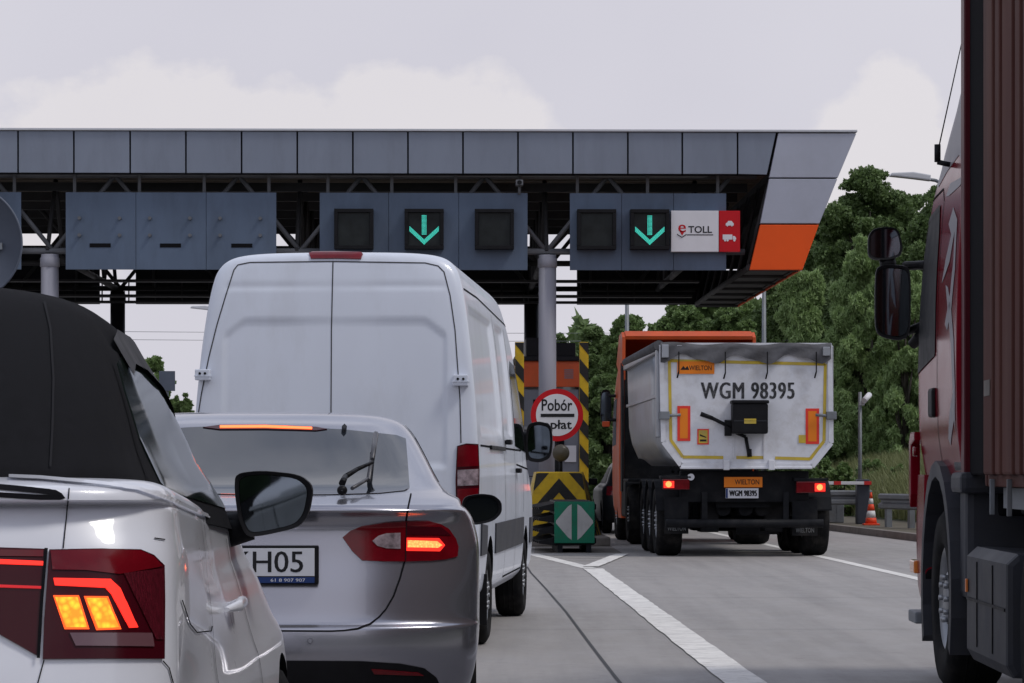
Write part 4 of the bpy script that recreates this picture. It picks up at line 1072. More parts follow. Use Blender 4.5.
def van_handle(y, z):
    mb = MB(); mb.box(.985, 1.03, y, y+.20, z-.02, z+.02, .012); mb.box(.95, 1.0, y+.02, y+.05, z-.014, z+.014); mb.box(.95, 1.0, y+.15, y+.18, z-.014, z+.014)
    mb.build('door_handle', MT['black'], vn)
van_handle(2.85, 1.47); van_handle(4.08, 1.25)
mb = MB(); mb.box(.96, 1.0, 1.2, 2.7, 1.40, 1.43, .006); mb.build('door_rail', MT['black'], vn)
side_mirror(vn, [(527,424),(538,421),(551,424),(553,440),(551,458),(540,463),(527,461),(525,445)], 26.0, .18, arm_to=[((531,440,26.1),(521,440,26.1),.07,.08),((531,452,26.1),(521,452,26.1),.07,.08)], inset=.16, glassmat='mirror')
rb = MB(); rb.box(-.95, .95, -.10, .12, .40, .56, .03); rb.build('rear_step', MT['greyplastic'], vn)
for y_ in (1.15, 5.45):
    for sx in (1, -1): wheel(vn, sx*.86, y_, .35, .24, sx, .21, steel=True)
mb = MB()
mb.box(.93, .95, .45, .50, .2, .6); 
for sx in (-1, 1): mb.box(sx*.9-.10, sx*.9+.10, .66, .68, .16, .52, .004)
mb.build('mudflap', MT['black'], vn)

# ================================================================== TIPPER TRUCK
tp = veh('tipper_truck', 746, 44, -.027, 'orange lorry with a dirty white tipper body under the last sign board', 'lorry')
kz = F/44
def tx(p): return (p-746)/kz
def tz(y): return CH+(HOR-y)/kz
sec = [(tx(660.5),tz(352)),(tx(662),tz(440)),(tx(680),tz(464.5)),(tx(812),tz(466)),(tx(831),tz(442)),(tx(830),tz(352))]
mb = MB()
# body walls: open trough swept forward, front raked
front = [(x, z) for x, z in sec]
def ring(y, pts, shr=0): return [(p[0], y, p[1]) for p in pts]
bm = mb.bm
sec_full = [(tx(660.5),tz(344)),(tx(660.5),tz(380)),(tx(661),tz(420)),(tx(663),tz(440)),(tx(670),tz(456)),(tx(681),tz(465)),(tx(811),tz(466)),(tx(822),tz(457)),(tx(830),tz(441)),(tx(831),tz(420)),(tx(830.5),tz(380)),(tx(830),tz(344))]
def lift(pts, k, narrow): 
    return [(x*narrow, max(z, 1.34+k)) for x, z in pts]
R_ = []
for y, k, nr in ((.06,0,1),(2,0,.998),(4,0,.996),(6,0,.99),(7.0,.10,.985),(7.5,.5,.98),(7.8,1.1,.975),(8.0,1.7,.97)):
    R_.append([bm.verts.new((x, y, z)) for x, z in lift(sec_full, k, nr)])
for A_, B_ in zip(R_, R_[1:]):
    for i in range(len(A_)-1):
        f = bm.faces.new((A_[i], B_[i], B_[i+1], A_[i+1])); f.smooth = True
bm.faces.new(R_[-1]); bm.faces.new(R_[0][::-1])
for i in range(len(R_)-1): bm.faces.new((R_[i][0], R_[i][-1], R_[i+1][-1], R_[i+1][0]))
tb = mb.build('tipper_body', MT['tipside'], tp)
mb = MB()
for s in (-1, 1):
    xs = tx(660.5) if s < 0 else tx(830.3)
    mb.box(xs-.04, xs+.04, .06, 7.9, 3.0, 3.14, .02)
    mb.box(xs-.025 if s < 0 else xs-.005, xs+.005 if s < 0 else xs+.025, .3, 7.4, 2.35, 2.40, .008)
    mb.box(xs-.06 if s < 0 else xs-.01, xs+.01 if s < 0 else xs+.06, .05, .28, 1.75, 3.1, .02)
mb.build('side_rib', MT['tipside'], tb)
# tailgate
mb = MB(); gate = [(tx(661.5),tz(350)),(tx(663.5),tz(441)),(tx(680.5),tz(463.5)),(tx(811.5),tz(465)),(tx(829.5),tz(443)),(tx(829),tz(350))]
mb.prism(gate, 'y', -.03, .05, .015); tg = mb.build('tailgate', MT['tipwhite'], tp)
mb = MB()   # outer frame
def band(pts, wd_, y0, y1, closed=False):
    n = len(pts)
    for i in range(n-(0 if closed else 1)):
        a, b = Vector(pts[i]), Vector(pts[(i+1)%n]); t = (b-a).normalized(); q = Vector((-t.y, t.x))*wd_/2; e = t*wd_*.0
        mb.prism([tuple(a-e+q), tuple(b+e+q), tuple(b+e-q), tuple(a-e-q)], 'y', y0, y1)
fr = [(tx(661),tz(345)),(tx(663),tz(442)),(tx(680.5),tz(465)),(tx(812),tz(466.5)),(tx(831),tz(443)),(tx(829.7),tz(345))]
band(fr, .07, -.06, -.031); mb.box(tx(661), tx(829.7), -.06, -.031, tz(347), tz(343)); mb.build('gate_frame', MT['tipwhite'], tg)
mb = MB(); ye = [(tx(669),tz(361)),(tx(670.5),tz(440)),(tx(682.5),tz(457)),(tx(723),tz(457.5))]
def yb(pts): band(pts, .045, -.036, -.0335)
yb(ye); yb([(tx(736),tz(457.5)),(tx(763),tz(457.5))]); yb([(tx(775),tz(458)),(tx(810),tz(459)),(tx(824),tz(441)),(tx(825.3),tz(364))]); yb([(tx(669),tz(360.8)),(tx(825.3),tz(364.2))])
mb.build('yellow_tape', MT['yellowd'], tg)
text('WGM 98395', 'painted_number', mat('faded_black', (.035,.035,.04), .6, var=.3, dirt=(.3,.3,.3), dscale=20, damt=.5), tg, (tx(747.5), -.034, tz(390.6)), 16.5/kz, 93/kz, bold=0, spacing=1.10, fat=.009)
def plate_(x0, x1, y0, y1, mname, nm, d=-.036, par=None, dep=.004, bev=0):
    m_ = MB(); m_.box(tx(x0), tx(x1), d-dep, d, tz(y1), tz(y0), bev); return m_.build(nm, MT[mname] if isinstance(mname, str) else mname, par or tg)
MT['refred'] = mat('marker_red', (.75,.05,.035), .4); MT['refor'] = mat('marker_orange', (.80,.22,.02), .4)
for x0, x1, y0, y1 in ((677,690,406,441),(805.5,819,408.5,444)):
    q = plate_(x0, x1, y0, y1, 'refred', 'marker_board'); plate_(x0+2.6, x1-2.6, y0+2.6, y1-2.6, 'refor', 'marker_centre', -.0405, q, .002)
lb = plate_(677, 714, 361.5, 374, 'refor', 'maker_label', -.038); text('WIELTON', 'lettering', MT['ink'], lb, (tx(700), -.0435, tz(368)), .07, .33, bold=.01)
mb = MB(); mb.prism([(tx(680), tz(370)), (tx(683), tz(366)), (tx(685), tz(368.5)), (tx(687), tz(366)), (tx(689), tz(370))], 'y', -.0435, -.0425); mb.build('maker_mark', MT['ink'], lb)
wl = plate_(697, 708.5, 429, 444.5, 'refred', 'warning_label'); plate_(698.3,707.2,430.3,443.2,'yellowd','label_field',-.0405,wl,.002)
mb = MB(); mb.prism([(tx(699.5),tz(434)),(tx(706),tz(437)),(tx(706),tz(438)),(tx(699.5),tz(436))], 'y', -.0435, -.0426); mb.box(tx(699.5), tx(706), -.0435, -.0426, tz(441.5), tz(439.5)); mb.build('label_print', MT['ink'], wl)
plate_(798.5, 806, 435, 443, 'yellowd', 'small_label')
# black tool box hanging on the gate
bx = MB(); bx.box(tx(730.5), tx(766), -.30, -.031, tz(434), tz(404), .03); bx.box(tx(729.5), tx(767), -.32, -.031, tz(404), tz(400.5), .02)
tbx = bx.build('tool_box', MT['black'], tp)
MB().box(tx(732), tx(764.5), -.306, -.301, tz(421.6), tz(420.8)).build('box_ridge', MT['greyplastic'], tbx)
MB().box(tx(742), tx(754), -.306, -.301, tz(424), tz(419), .002).build('box_label', MT['yellowd'], tbx)
mb = MB()
pp = lambda x, y, d=-.10: (tx(x), d, tz(y))
mb.cyl(pp(700,414), pp(712,418.5), .035, .03, n=8); mb.cyl(pp(712,418.5), pp(731,428), .028, .024, n=8); mb.cyl(pp(731,431), pp(745,437), .024, n=8); mb.cyl(pp(745,437), pp(748.5,456), .026, n=8); mb.cyl(pp(748.5,449), pp(748.8,457), .036, n=8)
mb.box(tx(724), tx(731), -.12, -.031, tz(436), tz(420), .01); mb.build('gate_lever', MT['black'], tp)
mb = MB()
for sx, ex_ in ((664, 680), (831, 815)):
    mb.cyl((tx(sx), -.09, tz(416)), (tx(ex_), -.09, tz(415)), .022, n=8); a, b = sorted((tx(sx-5), tx(sx+5))); mb.box(a, b, -.12, .02, tz(419.5), tz(411.5), .012)
mb.build('gate_latch', MT['galv'], tp)
mb = MB()
for a, b in (((733,436),(733,458)),((764,436),(764,460))): mb.box(tx(a[0])-.012, tx(a[0])+.012, -.045, -.031, tz(b[1]), tz(a[1]))
mb.box(tx(680), tx(812), -.08, .05, tz(469), tz(466.6), .01)
for x in (726, 771): mb.box(tx(x-3), tx(x+3), -.11, -.031, tz(470), tz(460), .01)
mb.build('gate_hinge', MT['tipwhite'], tp)
# tarpaulin, its roll tube and straps
bm = bmesh.new(); nx, ny = 40, 26; g = []
for j in range(ny+1):
    row = []
    for i in range(nx+1):
        u = i/nx; v = j/ny; x = tx(660)+(tx(830.5)-tx(660))*u
        y = -.07+v*7.9
        arch = -.05*math.sin(math.pi*u) + .05*abs(math.sin(v*math.pi*4+.6))**.5*(.2+.8*math.sin(math.pi*u))-.02 
        z = 3.15+arch+.015*math.sin(u*19+v*7)
        row.append(bm.verts.new((x*(1-.03*v), y, z)))
    g.append(row)
for j in range(ny):
    for i in range(nx): bm.faces.new((g[j][i], g[j][i+1], g[j+1][i+1], g[j+1][i])).smooth = True
# rear flap hanging over the gate with a scalloped edge
fl = [g[0]]
for k in range(1, 6):
    row = []
    for i in range(nx+1):
        u = i/nx; sc_ = (.21+.05*math.cos(u*math.pi*2*3.2)+.02*math.sin(u*41))*(k/5)
        if u < .035: sc_ *= 1.05
        row.append(bm.verts.new((tx(660)+(tx(830.5)-tx(660))*u, -.075-.02*math.sin(u*33+k)-.012*k/5, g[0][i].co.z-.015-sc_)))
    fl.append(row)
for A_, B_ in zip(fl, fl[1:]):
    for i in range(nx): bm.faces.new((A_[i], B_[i], B_[i+1], A_[i+1])).smooth = True
m_ = MB(); m_.bm.free(); m_.bm = bm; tarp = m_.build('tarpaulin', MT['tarp'], tp)
MB().cyl((tx(658.5), -.05, 3.10), (tx(658.5)*.97, 7.9, 3.14), .075, n=12).build('roll_tube', MT['tarp'], tp)
mb = MB()
for x, y1 in ((678,378),(724.5,379),(766.5,379),(815.5,378)):
    mb.box(tx(x)-.009, tx(x)+.009, -.125, -.118, tz(y1-6), tz(352)); mb.cyl((tx(x), -.115, tz(y1-6)), (tx(x)-.02, -.08, tz(y1)), .012, n=6)
pieces(mb, 'strap', MT['black'], tp)
mb = MB(); mb.box(tx(661), tx(668), -.13, -.06, tz(358), tz(345), .01); mb.box(tx(822), tx(829.5), -.13, -.06, tz(356), tz(347), .01); pieces(mb, 'corner_bracket', MT['tipside'], tp)
# chassis
mb = MB()
for s in (-1, 1): mb.box(s*.45-.05, s*.45+.05, .25, 11.0, .85, 1.2, .01)
mb.box(-.95, .95, .2, .34, .80, 1.26, .02); mb.box(-.40, .40, .35, 3.9, .72, .84)
for y in (.9, 2.2, 3.5): mb.cyl((-.9, y, .5), (.9, y, .5), .08, n=10); mb.box(-.62, -.34, y-.3, y+.3, .35, .85, .02); mb.box(.34, .62, y-.3, y+.3, .35, .85, .02)
mb.box(-.2, .35, 3.9, 5.2, .3, .9, .04)
for x in (-.28, .05, .3): mb.cyl((x, .5, .7), (x, 3.4, .62), .11, n=10)
mb.cyl((-.62, 4.5, .35), (-.62, 4.5, 1.1), .06, n=8); mb.cyl((.62, 4.5, .35), (.62, 4.5, 1.1), .06, n=8)
mb.build('chassis', MT['darkmetal'], tp)
mb = MB(); mb.cyl((tx(666), .06, tz(523.5)), (tx(824), .06, tz(523.5)), .062, n=14)
for s in (-.6, .6): mb.box(s-.04, s+.04, .08, .16, tz(521), .95)
mb.build('underrun_bar', MT['darkmetal'], tp)
for x0, x1, y0, y1 in ((662.5,689.5,479,489.5),(796.5,826,481.5,493)):
    l_ = MB(); l_.box(tx(x0), tx(x1), .0, .10, tz(y1), tz(y0), .012); lo = l_.build('tail_lamp', MT['lampred'], tp)
    h = MB(); cxp = x0+(6 if x0 < 700 else 23.5); h.cyl((tx(cxp), -.009, tz((y0+y1)/2)), (tx(cxp), -.002, tz((y0+y1)/2)), .045, n=16); h.build('lit_bulb', MT['brakehot'], lo)
    h = MB(); h.box(tx(cxp-5), tx(cxp+5.5), -.006, -.001, tz(y1-1.6), tz(y0+2)); h.build('brake_glow', MT['brake'], lo)
    hh = MB(); hh.box(tx(x0)-.03, tx(x1)+.03, .0, .3, tz(y0)-.0+.004, tz(y0)+.05, .01); hh.build('lamp_shelf', MT['darkmetal'], lo)
ml = plate_(725, 763.5, 477, 487.3, 'refor', 'maker_label', .15, tp, .01); text('WIELTON', 'lettering', MT['ink'], ml, (tx(748), .137, tz(482)), .075, .36, bold=.01)
np_ = plate_(726.5, 759.5, 488.3, 498.3, 'plate', 'number_plate', .14, tp, .01); text('WGM 98395', 'letters', MT['ink'], np_, (tx(744), .127, tz(493.3)), .085, .40, spacing=1.08, fat=.006)
MB().box(tx(726.7), tx(728.6), .125, .129, tz(498), tz(488.6)).build('blue_strip', MT['blueband'], np_)
for i, (x0, x1, y0, y1) in enumerate(((665.5,689.5,497,534),(794,819.5,499,536))):
    f = MB(); f.box(tx(x0), tx(x1), .20, .215, tz(y1), tz(y0), .003); fo = f.build('mudflap', MT['darkmetal'], tp)
    text('WIELTON', 'lettering', MT['galv'], fo, (tx((x0+x1)/2), .196, tz(y1-5.5)), .07, .27, bold=.01)
mb = MB(); mb.box(-.0, .65, 1.4, 1.42, .3, .55, .003); fo = mb.build('middle_flap', MT['greyplastic'], tp)
mb = MB(); mb.cyl((tx(691), .0, tz(477)), (tx(691), .1, tz(477)), .05, n=14); mb.build('work_lamp', MT['plate'], tp)
# wheels: three trailer axles, double drive axle, front axle
for y in (.85, 2.16, 3.47):
    for s in (-1, 1):
        wheel(tp, s*1.09, y, .52, .38, s, .29, steel=True)
        f = MB(); pts = []
        for k in range(9):
            a = math.radians(15+150*k/8); pts.append((y-math.cos(a)*.60, .52+math.sin(a)*.60))
        for a_, b_ in zip(pts, pts[1:]): f.box(s*1.09-.21, s*1.09+.21, 0, 0, 0, 0) if False else f.prism([(a_[0],a_[1]),(b_[0],b_[1]),(b_[0],b_[1]+.02),(a_[0],a_[1]+.02)], 'x', s*1.09-.21, s*1.09+.21)
        f.build('mudguard', MT['darkmetal'], tp)
for s in (-1, 1):
    wheel(tp, s*.93, 8.0, .52, .58, s, .29, steel=True); wheel(tp, s*1.05, 11.3, .52, .34, s, .29, steel=True)
mb = MB(); mb.box(-1.2, -.5, 8.9, 10.4, .45, 1.1, .05); mb.box(.5, 1.2, 8.9, 10.4, .45, 1.1, .05)
for s in (-1, 1): mb.box(s*.93-.32, s*.93+.32, 7.35, 8.65, 1.08, 1.13, .02)
pieces(mb, 'tractor_tank', MT['darkmetal'], tp)
# orange cab
kc = [(.42,1.20,9.95,.1,6, 12.15,.3,4),(.9,1.24,9.9,.1,6, 12.2,.35,4),(1.5,1.245,9.9,.1,6, 12.2,.35,4),(2.3,1.235,9.9,.1,6, 12.1,.35,4),(2.9,1.20,9.9,.1,6, 11.85,.4,4),(3.15,1.17,9.9,.12,6, 11.6,.4,4),(3.25,1.14,9.9,.12,6, 11.4,.4,4)]
bm = stack_body(kc, nsub=3, ncap=10, nside=10); cb = finish_body(bm, 'cab', [MT['orangetruck'], MT['gap']], tp)
sc2 = Surf([cb], tp)
sc2.patch([(10.75,1.75),(11.75,1.72),(11.62,2.55),(10.8,2.6)], 'side_window', MT['glass'], tp, off=.004, step=.15, axis='-x', mirror=True)
sc2.patch([(-1.05,1.75),(1.05,1.75),(.98,2.75),(-.98,2.75)], 'windscreen', MT['glass'], tp, off=.004, step=.15, axis='-y')
mb = MB()   # roof deflector: hollow shell open at the back
zt = CH+(HOR-331)/F*53.9
prof = [(9.9, 3.15), (9.75, zt-.05), (9.95, zt), (10.6, zt-.03), (11.4, 3.3)]
for s in (-1, 1): mb.prism([(9.75, 2.9), (9.70, zt-.12), (9.95, zt-.02), (10.6, zt-.05), (11.4, 3.22), (10.9, 3.1), (10.9, 2.9)], 'x', s*1.17-.03, s*1.17+.03, .01)
mb.prism([(9.70, zt-.10), (9.95, zt), (10.6, zt-.03), (11.45, 3.24), (11.42, 3.18), (10.6, zt-.10), (9.95, zt-.07), (9.72, zt-.16)], 'x', -1.14, 1.14, .01)
mb.build('roof_deflector', MT['orangetruck'], tp)
mb = MB()
for s in (-1, 1): mb.prism([(9.45, .9), (9.45, 2.6), (9.6, 3.1), (9.86, 3.2), (9.89, .9)], 'x', s*1.20-.02, s*1.20+.02, .006)
pieces(mb, 'side_deflector', MT['darkmetal'], tp)
mb = MB(); mb.cyl((-.55, 9.8, 2.3), (-.4, 8.3, 1.25), .03, n=6); mb.cyl((-.35, 9.8, 2.2), (-.3, 8.3, 1.25), .03, n=6); mb.box(-1.15,1.15,9.80,9.885,.5,3.2); mb.build('cab_back', MT['darkmetal'], tp)
side_mirror(tp, [(601,391),(606,389),(611,391),(612,420),(609,428),(602,427),(600,410)], 55.2, .2, arm_to=[((608,396,55.2),(622,396,55.2),.03,.03),((608,420,55.2),(622,420,55.2),.03,.03)])
mb = MB(); Mi = world_mat(tp).inverted(); q = Mi @ P(606, 424, 55.0); mb.box(q.x-.07, q.x+.07, q.y-.02, q.y, q.z-.05, q.z+.05, .01); mb.build('mirror_indicator', MT['orangetruck'], tp)

# ================================================================== RED ARTICULATED TRUCK, RIGHT
rt = empty('red_lorry', (3.64, 16.15, 0), -.026); tag(rt, 'dark red lorry cab and ribbed maroon trailer cut off by the right edge', 'lorry')
kr = [(1.22,1.20,.02,.08,6, 2.28,.5,3.5),(1.5,1.235,.0,.08,6, 2.30,.5,3.5),(1.8,1.24,.0,.08,6, 2.29,.5,3.5),(2.2,1.235,.0,.08,6, 2.22,.48,3.5),(2.6,1.215,.0,.08,6, 2.05,.45,3.5),(2.85,1.19,.0,.08,6, 1.88,.45,3.4),(3.0,1.165,.0,.08,6, 1.72,.45,3.3),
      (3.15,1.15,.0,.1,6, 1.50,.45,3.2),(3.35,1.13,.0,.12,5, 1.10,.4,3),(3.6,1.11,.0,.15,5, .76,.35,3),(3.85,1.08,.0,.15,5, .5,.25,3)]
bm = stack_body(kr, nsub=4, ncap=18, nside=20)
rc = finish_body(bm, 'cab', [MT['redtruck'], MT['gap']], rt)
kb = [(.38,1.18,1.55,.05,8, 2.32,.42,3.5),(.55,1.23,1.55,.05,8, 2.36,.42,3.5),(.9,1.24,1.60,.05,8, 2.36,.42,3.5),(1.22,1.235,1.62,.05,8, 2.33,.45,3.5)]
bm = stack_body(kb, nsub=3, ncap=16, nside=6); bp_ = finish_body(bm, 'bumper', [MT['redtruck'], MT['gap']], rt, cutters=[(-1.6,-.7,.93,.52,.66),(.7,1.6,.93,.52,.66)])
sr = Surf([rc], rt)
sr.patch([(1.02,1.92),(1.98,1.84),(1.90,2.35),(1.66,2.72),(1.10,2.76),(1.02,2.6)], 'side_window', MT['black'], rt, off=.004, step=.07, axis='+x', mirror=True)
sr.patch([(-1.1,1.9),(1.1,1.9),(1.02,2.8),(-1.02,2.8)], 'windscreen', MT['glass'], rt, off=.004, step=.1, axis='-y')
sr.strips([[(.92,1.25),(.92,2.78),(1.05,2.86),(1.60,2.84),(1.80,2.7),(2.02,2.2),(2.1,1.8),(2.12,1.3)]], 'door_seam', MT['gap'], rt, wd=.014, axis='+x', step=.05)
sr.strips([[(1.02,1.92),(1.98,1.84),(1.90,2.35),(1.66,2.72),(1.10,2.76),(1.02,2.6),(1.02,1.92)]], 'window_seal', MT['black'], rt, wd=.035, axis='+x', step=.05, off=.006)
# pale swirling graphics
gr = MT['graphic']
sr.patch([(0.25,2.92),(.5,3.0),(1.0,2.96),(1.35,2.90),(1.62,2.93),(1.35,3.18),(1.0,3.36),(.75,3.55),(.5,3.80),(.25,3.82)], 'roof_graphic', gr, rt, off=.003, step=.07, axis='+x', mirror=True)
for poly in ([(.20,2.62),(.42,2.70),(.58,2.62),(.42,2.55),(.62,2.42),(.75,2.30),(.60,2.34),(.42,2.40),(.30,2.52)],
             [(.18,2.62),(.27,2.60),(.24,2.40),(.34,2.22),(.56,2.06),(.44,2.02),(.26,2.14),(.15,2.34)],
             [(.44,2.26),(.56,2.28),(.40,2.10),(.26,1.92),(.18,1.66),(.12,1.44),(.08,1.70),(.14,1.96),(.28,2.14)],
             [(.10,1.62),(.20,1.66),(.34,1.56),(.46,1.42),(.40,1.38),(.26,1.46),(.14,1.52)],
             [(.05,2.84),(.72,2.86),(.86,2.80),(.70,2.79),(.20,2.80)],
             [(2.20,1.35),(2.17,1.9),(2.10,2.2),(2.15,2.1),(2.20,1.9),(2.24,1.6)]):
    sr.patch(poly, 'graphic_swirl', gr, rt, off=.003, step=.06, axis='+x', thick=0)
mb = MB(); mb.box(-1.262, -1.225, 1.02, 1.22, 1.55, 1.72, .02); mb.build('door_handle', MT['black'], rt)
mb = MB(); mb.cyl((-1.235, 2.02, 1.36), (-1.26, 2.02, 1.36), .03, n=10); mb.build('side_reflector', MT['lampred'], rt)
mb = MB(); mb.box(-1.03, 1.03, -.10, -.01, 1.0, 3.2, .02); mb.prism([(-.65,1.22),(-.65,3.9),(-.11,3.95),(-.11,1.22)], 'x', -1.185, -1.14, .01); mb.prism([(-.65,1.22),(-.65,3.9),(-.11,3.95),(-.11,1.22)], 'x', 1.14, 1.185, .01); pieces(mb, 'side_deflector', MT['gap'], rt)
mb = MB(); mb.prism([(-.10,1.2),(-.10,3.8),(.04,3.85),(.04,1.2)], 'x', -1.215, -1.16, .01); mb.build('rear_trim', mat('deep_red_trim', (.075,.004,.010), .4), rt)
# front wheel arch and fender
f = MB(); pr = []
for k in range(15):
    a = math.radians(-25+ (205-(-25))*k/14); pr.append((.93-math.cos(a)*.66, .55+math.sin(a)*.66))
outer = [(.93-(p[0]-.93)*-1*1.0, p[1]) for p in pr]
ring2 = []
for (y, z) in pr:
    d = Vector((y-.93, z-.55)).normalized(); ring2.append((y+d.x*.09, z+d.y*.09))
for i in range(len(pr)-1):
    f.prism([pr[i], pr[i+1], ring2[i+1], ring2[i]], 'x', -1.25, -.78); f.prism([pr[i], pr[i+1], ring2[i+1], ring2[i]], 'x', .78, 1.25)
bmesh.ops.remove_doubles(f.bm, verts=f.bm.verts, dist=.0005)
pieces(f, 'wheel_arch', MT['greyplastic'], rt)
mb = MB(); mb.box(-1.20, -.70, -.08, .22, .55, 1.20, .04); mb.box(.70, 1.20, -.08, .22, .55, 1.20, .04); mb.box(-1.24, -.95, -.15, .30, 1.12, 1.235, .03); mb.box(-1.21, -1.0, .05, .40, 1.236, 1.34, .03); pieces(mb, 'cab_skirt', MT['greyplastic'], rt)
mb = MB(); mb.box(-1.255, -1.20, 2.02, 2.26, .62, .70, .01); mb.build('front_indicator', MT['amber'] if False else mat('unlit_amber', (.75,.22,.03), .3, coat=1), rt)
mb = MB(); mb.box(-1.28, -.95, 1.72, 2.1, .33, .40, .01); mb.build('boarding_step', MT['galv'], rt)
mb = MB(); mb.prism([(2.30,1.02),(2.36,1.08),(2.36,1.42),(2.28,1.48),(2.05,1.48),(2.05,1.43),(2.25,1.40),(2.25,1.1)], 'x', -1.25, -1.19, .01); mb.build('air_guide', MT['redtruck'], rt)
for s in (-1, 1):
    wheel(rt, s*1.06, .93, .515, .32, s, .30, steel=True)
    wheel(rt, s*.92, -2.7, .515, .60, s, .30, steel=True)
# fuel tank / box behind the wheel
mb = MB(); mb.prism([(-1.215,.30),(-1.18,.24),(-.6,.22),(-.6,.82),(-1.16,.84),(-1.215,.79)], 'y', -1.75, -.20, .03); tk = mb.build('side_tank', MT['greyplastic'], rt)
mb = MB()
for y in (-1.25, -.65): mb.box(-1.221, -1.216, y-.010, y+.010, .33, .77)
mb.box(-1.222, -1.216, -1.70, -.25, .56, .575); pieces(mb, 'tank_rib', MT['black'], tk)
MB().box(-1.23, -1.218, -.30, -.26, .60, .67, .004).build('reflector', mat('amber_reflector', (.7,.2,.05), .3), tk)
mb = MB()
for s in (-1, 1): mb.box(s*.42-.05, s*.42+.05, -6.5, 1.6, .80, 1.05, .01)
mb.box(-.9, .9, -.6, -.45, .9, 1.15); mb.cyl((-1.1,-.35,.55),(-1.1,.1,.55),.05,n=10); mb.box(-1.15, 1.15, .15, .3, .35, 1.1, .03)
for i, x in enumerate((-.95, -.8, -.6)): mb.tube([(x, -.5, 1.03), (x+.05, -.9, 1.12+.03*i), (x+.03, -1.4, 1.04)], .02, 6)
mb.build('chassis', MT['darkmetal'], rt)
mb = MB(); mb.tube([(-1.05,-.6,1.06),(-1.03,-.9,1.12),(-.98,-1.3,1.07)], .018, 6); mb.build('air_hose', MT['blueband'], rt)
# trailer: maroon ribbed side
mb = MB(); x0 = -1.16
mb.box(x0, 1.16, -13.0, -.75, 1.30, 4.1, .01)
tr = mb.build('trailer_box', MT['maroon'], rt)
mb = MB(); y = -.80; i__ = 0
while y > -13:
    w__ = .34 if i__ % 2 == 0 else .16; i__ += 1
    mb.box(x0-.05, x0-.003, y-.04-w__, y-.04, 1.22, 4.1, .015); mb.box(1.163, 1.21, y-.04-w__, y-.04, 1.22, 4.1, .015); y -= w__+.10
pieces(mb, 'trailer_post', MT['maroon'], tr)
mb = MB(); mb.box(x0-.015, x0+.06, -13, -.76, 1.16, 1.30, .01); mb.box(1.10, 1.175, -13, -.76, 1.16, 1.30, .01); mb.box(x0-.02, 1.18, -.745, -.68, 1.16, 4.12, .015)
pieces(mb, 'trailer_frame', MT['maroon'], tr)
mb = MB()
for yy in (-1.02, -1.64, -2.26): mb.box(x0-.045, x0-.02, yy-.05, yy-.03, 1.02, 1.20, .004)
mb.box(-1.10, -1.04, -13, -.8, 1.05, 1.155); mb.box(1.04, 1.10, -13, -.8, 1.05, 1.155); pieces(mb, 'lashing_buckle', MT['galv'], tr)
mb = MB(); mb.box(-.52, -.42, -13, -1.2, 1.05, 1.4); mb.box(.42, .52, -13, -1.2, 1.05, 1.4); mb.box(-1.1, 1.1, -13, -1.0, 1.36, 1.40); mb.build('trailer_chassis', MT['darkmetal'], tr)
MB().box(x0-.054, x0-.0515, -1.12, -.90, 1.62, 1.70).build('code_mark', MT['kerb'], tr)
# mirrors on long arms
m1 = side_mirror(rt, [(876,268),(884,264),(906,265),(911,272),(911,325),(908,338),(898,341),(880,337),(875,328),(875,285)], 18.2, .13, arm_to=[((905,266,18.3),(943,264,18.0),.028,.028),((906,332,18.3),(932,322,18.2),.025,.03),((912,345,18.3),(930,328,18.2),.03,.05)], inset=.09, glassmat='mirror')
m2 = side_mirror(rt, [(868,236),(873,229),(884,226.5),(896,227.5),(900,233),(903,247),(901,256),(890,260),(874,260),(868,256)], 18.25, .13, arm_to=[((887,258,18.3),(889,270,18.3),.05,.05)], inset=.12, glassmat='mirror')
mb = MB(); Mi = world_mat(rt).inverted(); a = Mi @ P(937.5,162,17.1); mb.tube([a, a+Vector((0,0,.10))], .018, 8); mb.cyl(a+Vector((0,0,.05)), Mi @ P(968,14,17.3), .004, .003, n=6); mb.cyl(a, a+Vector((.08,-.02,-.02)), .015, n=6); mb.build('antenna', MT['black'], rt)

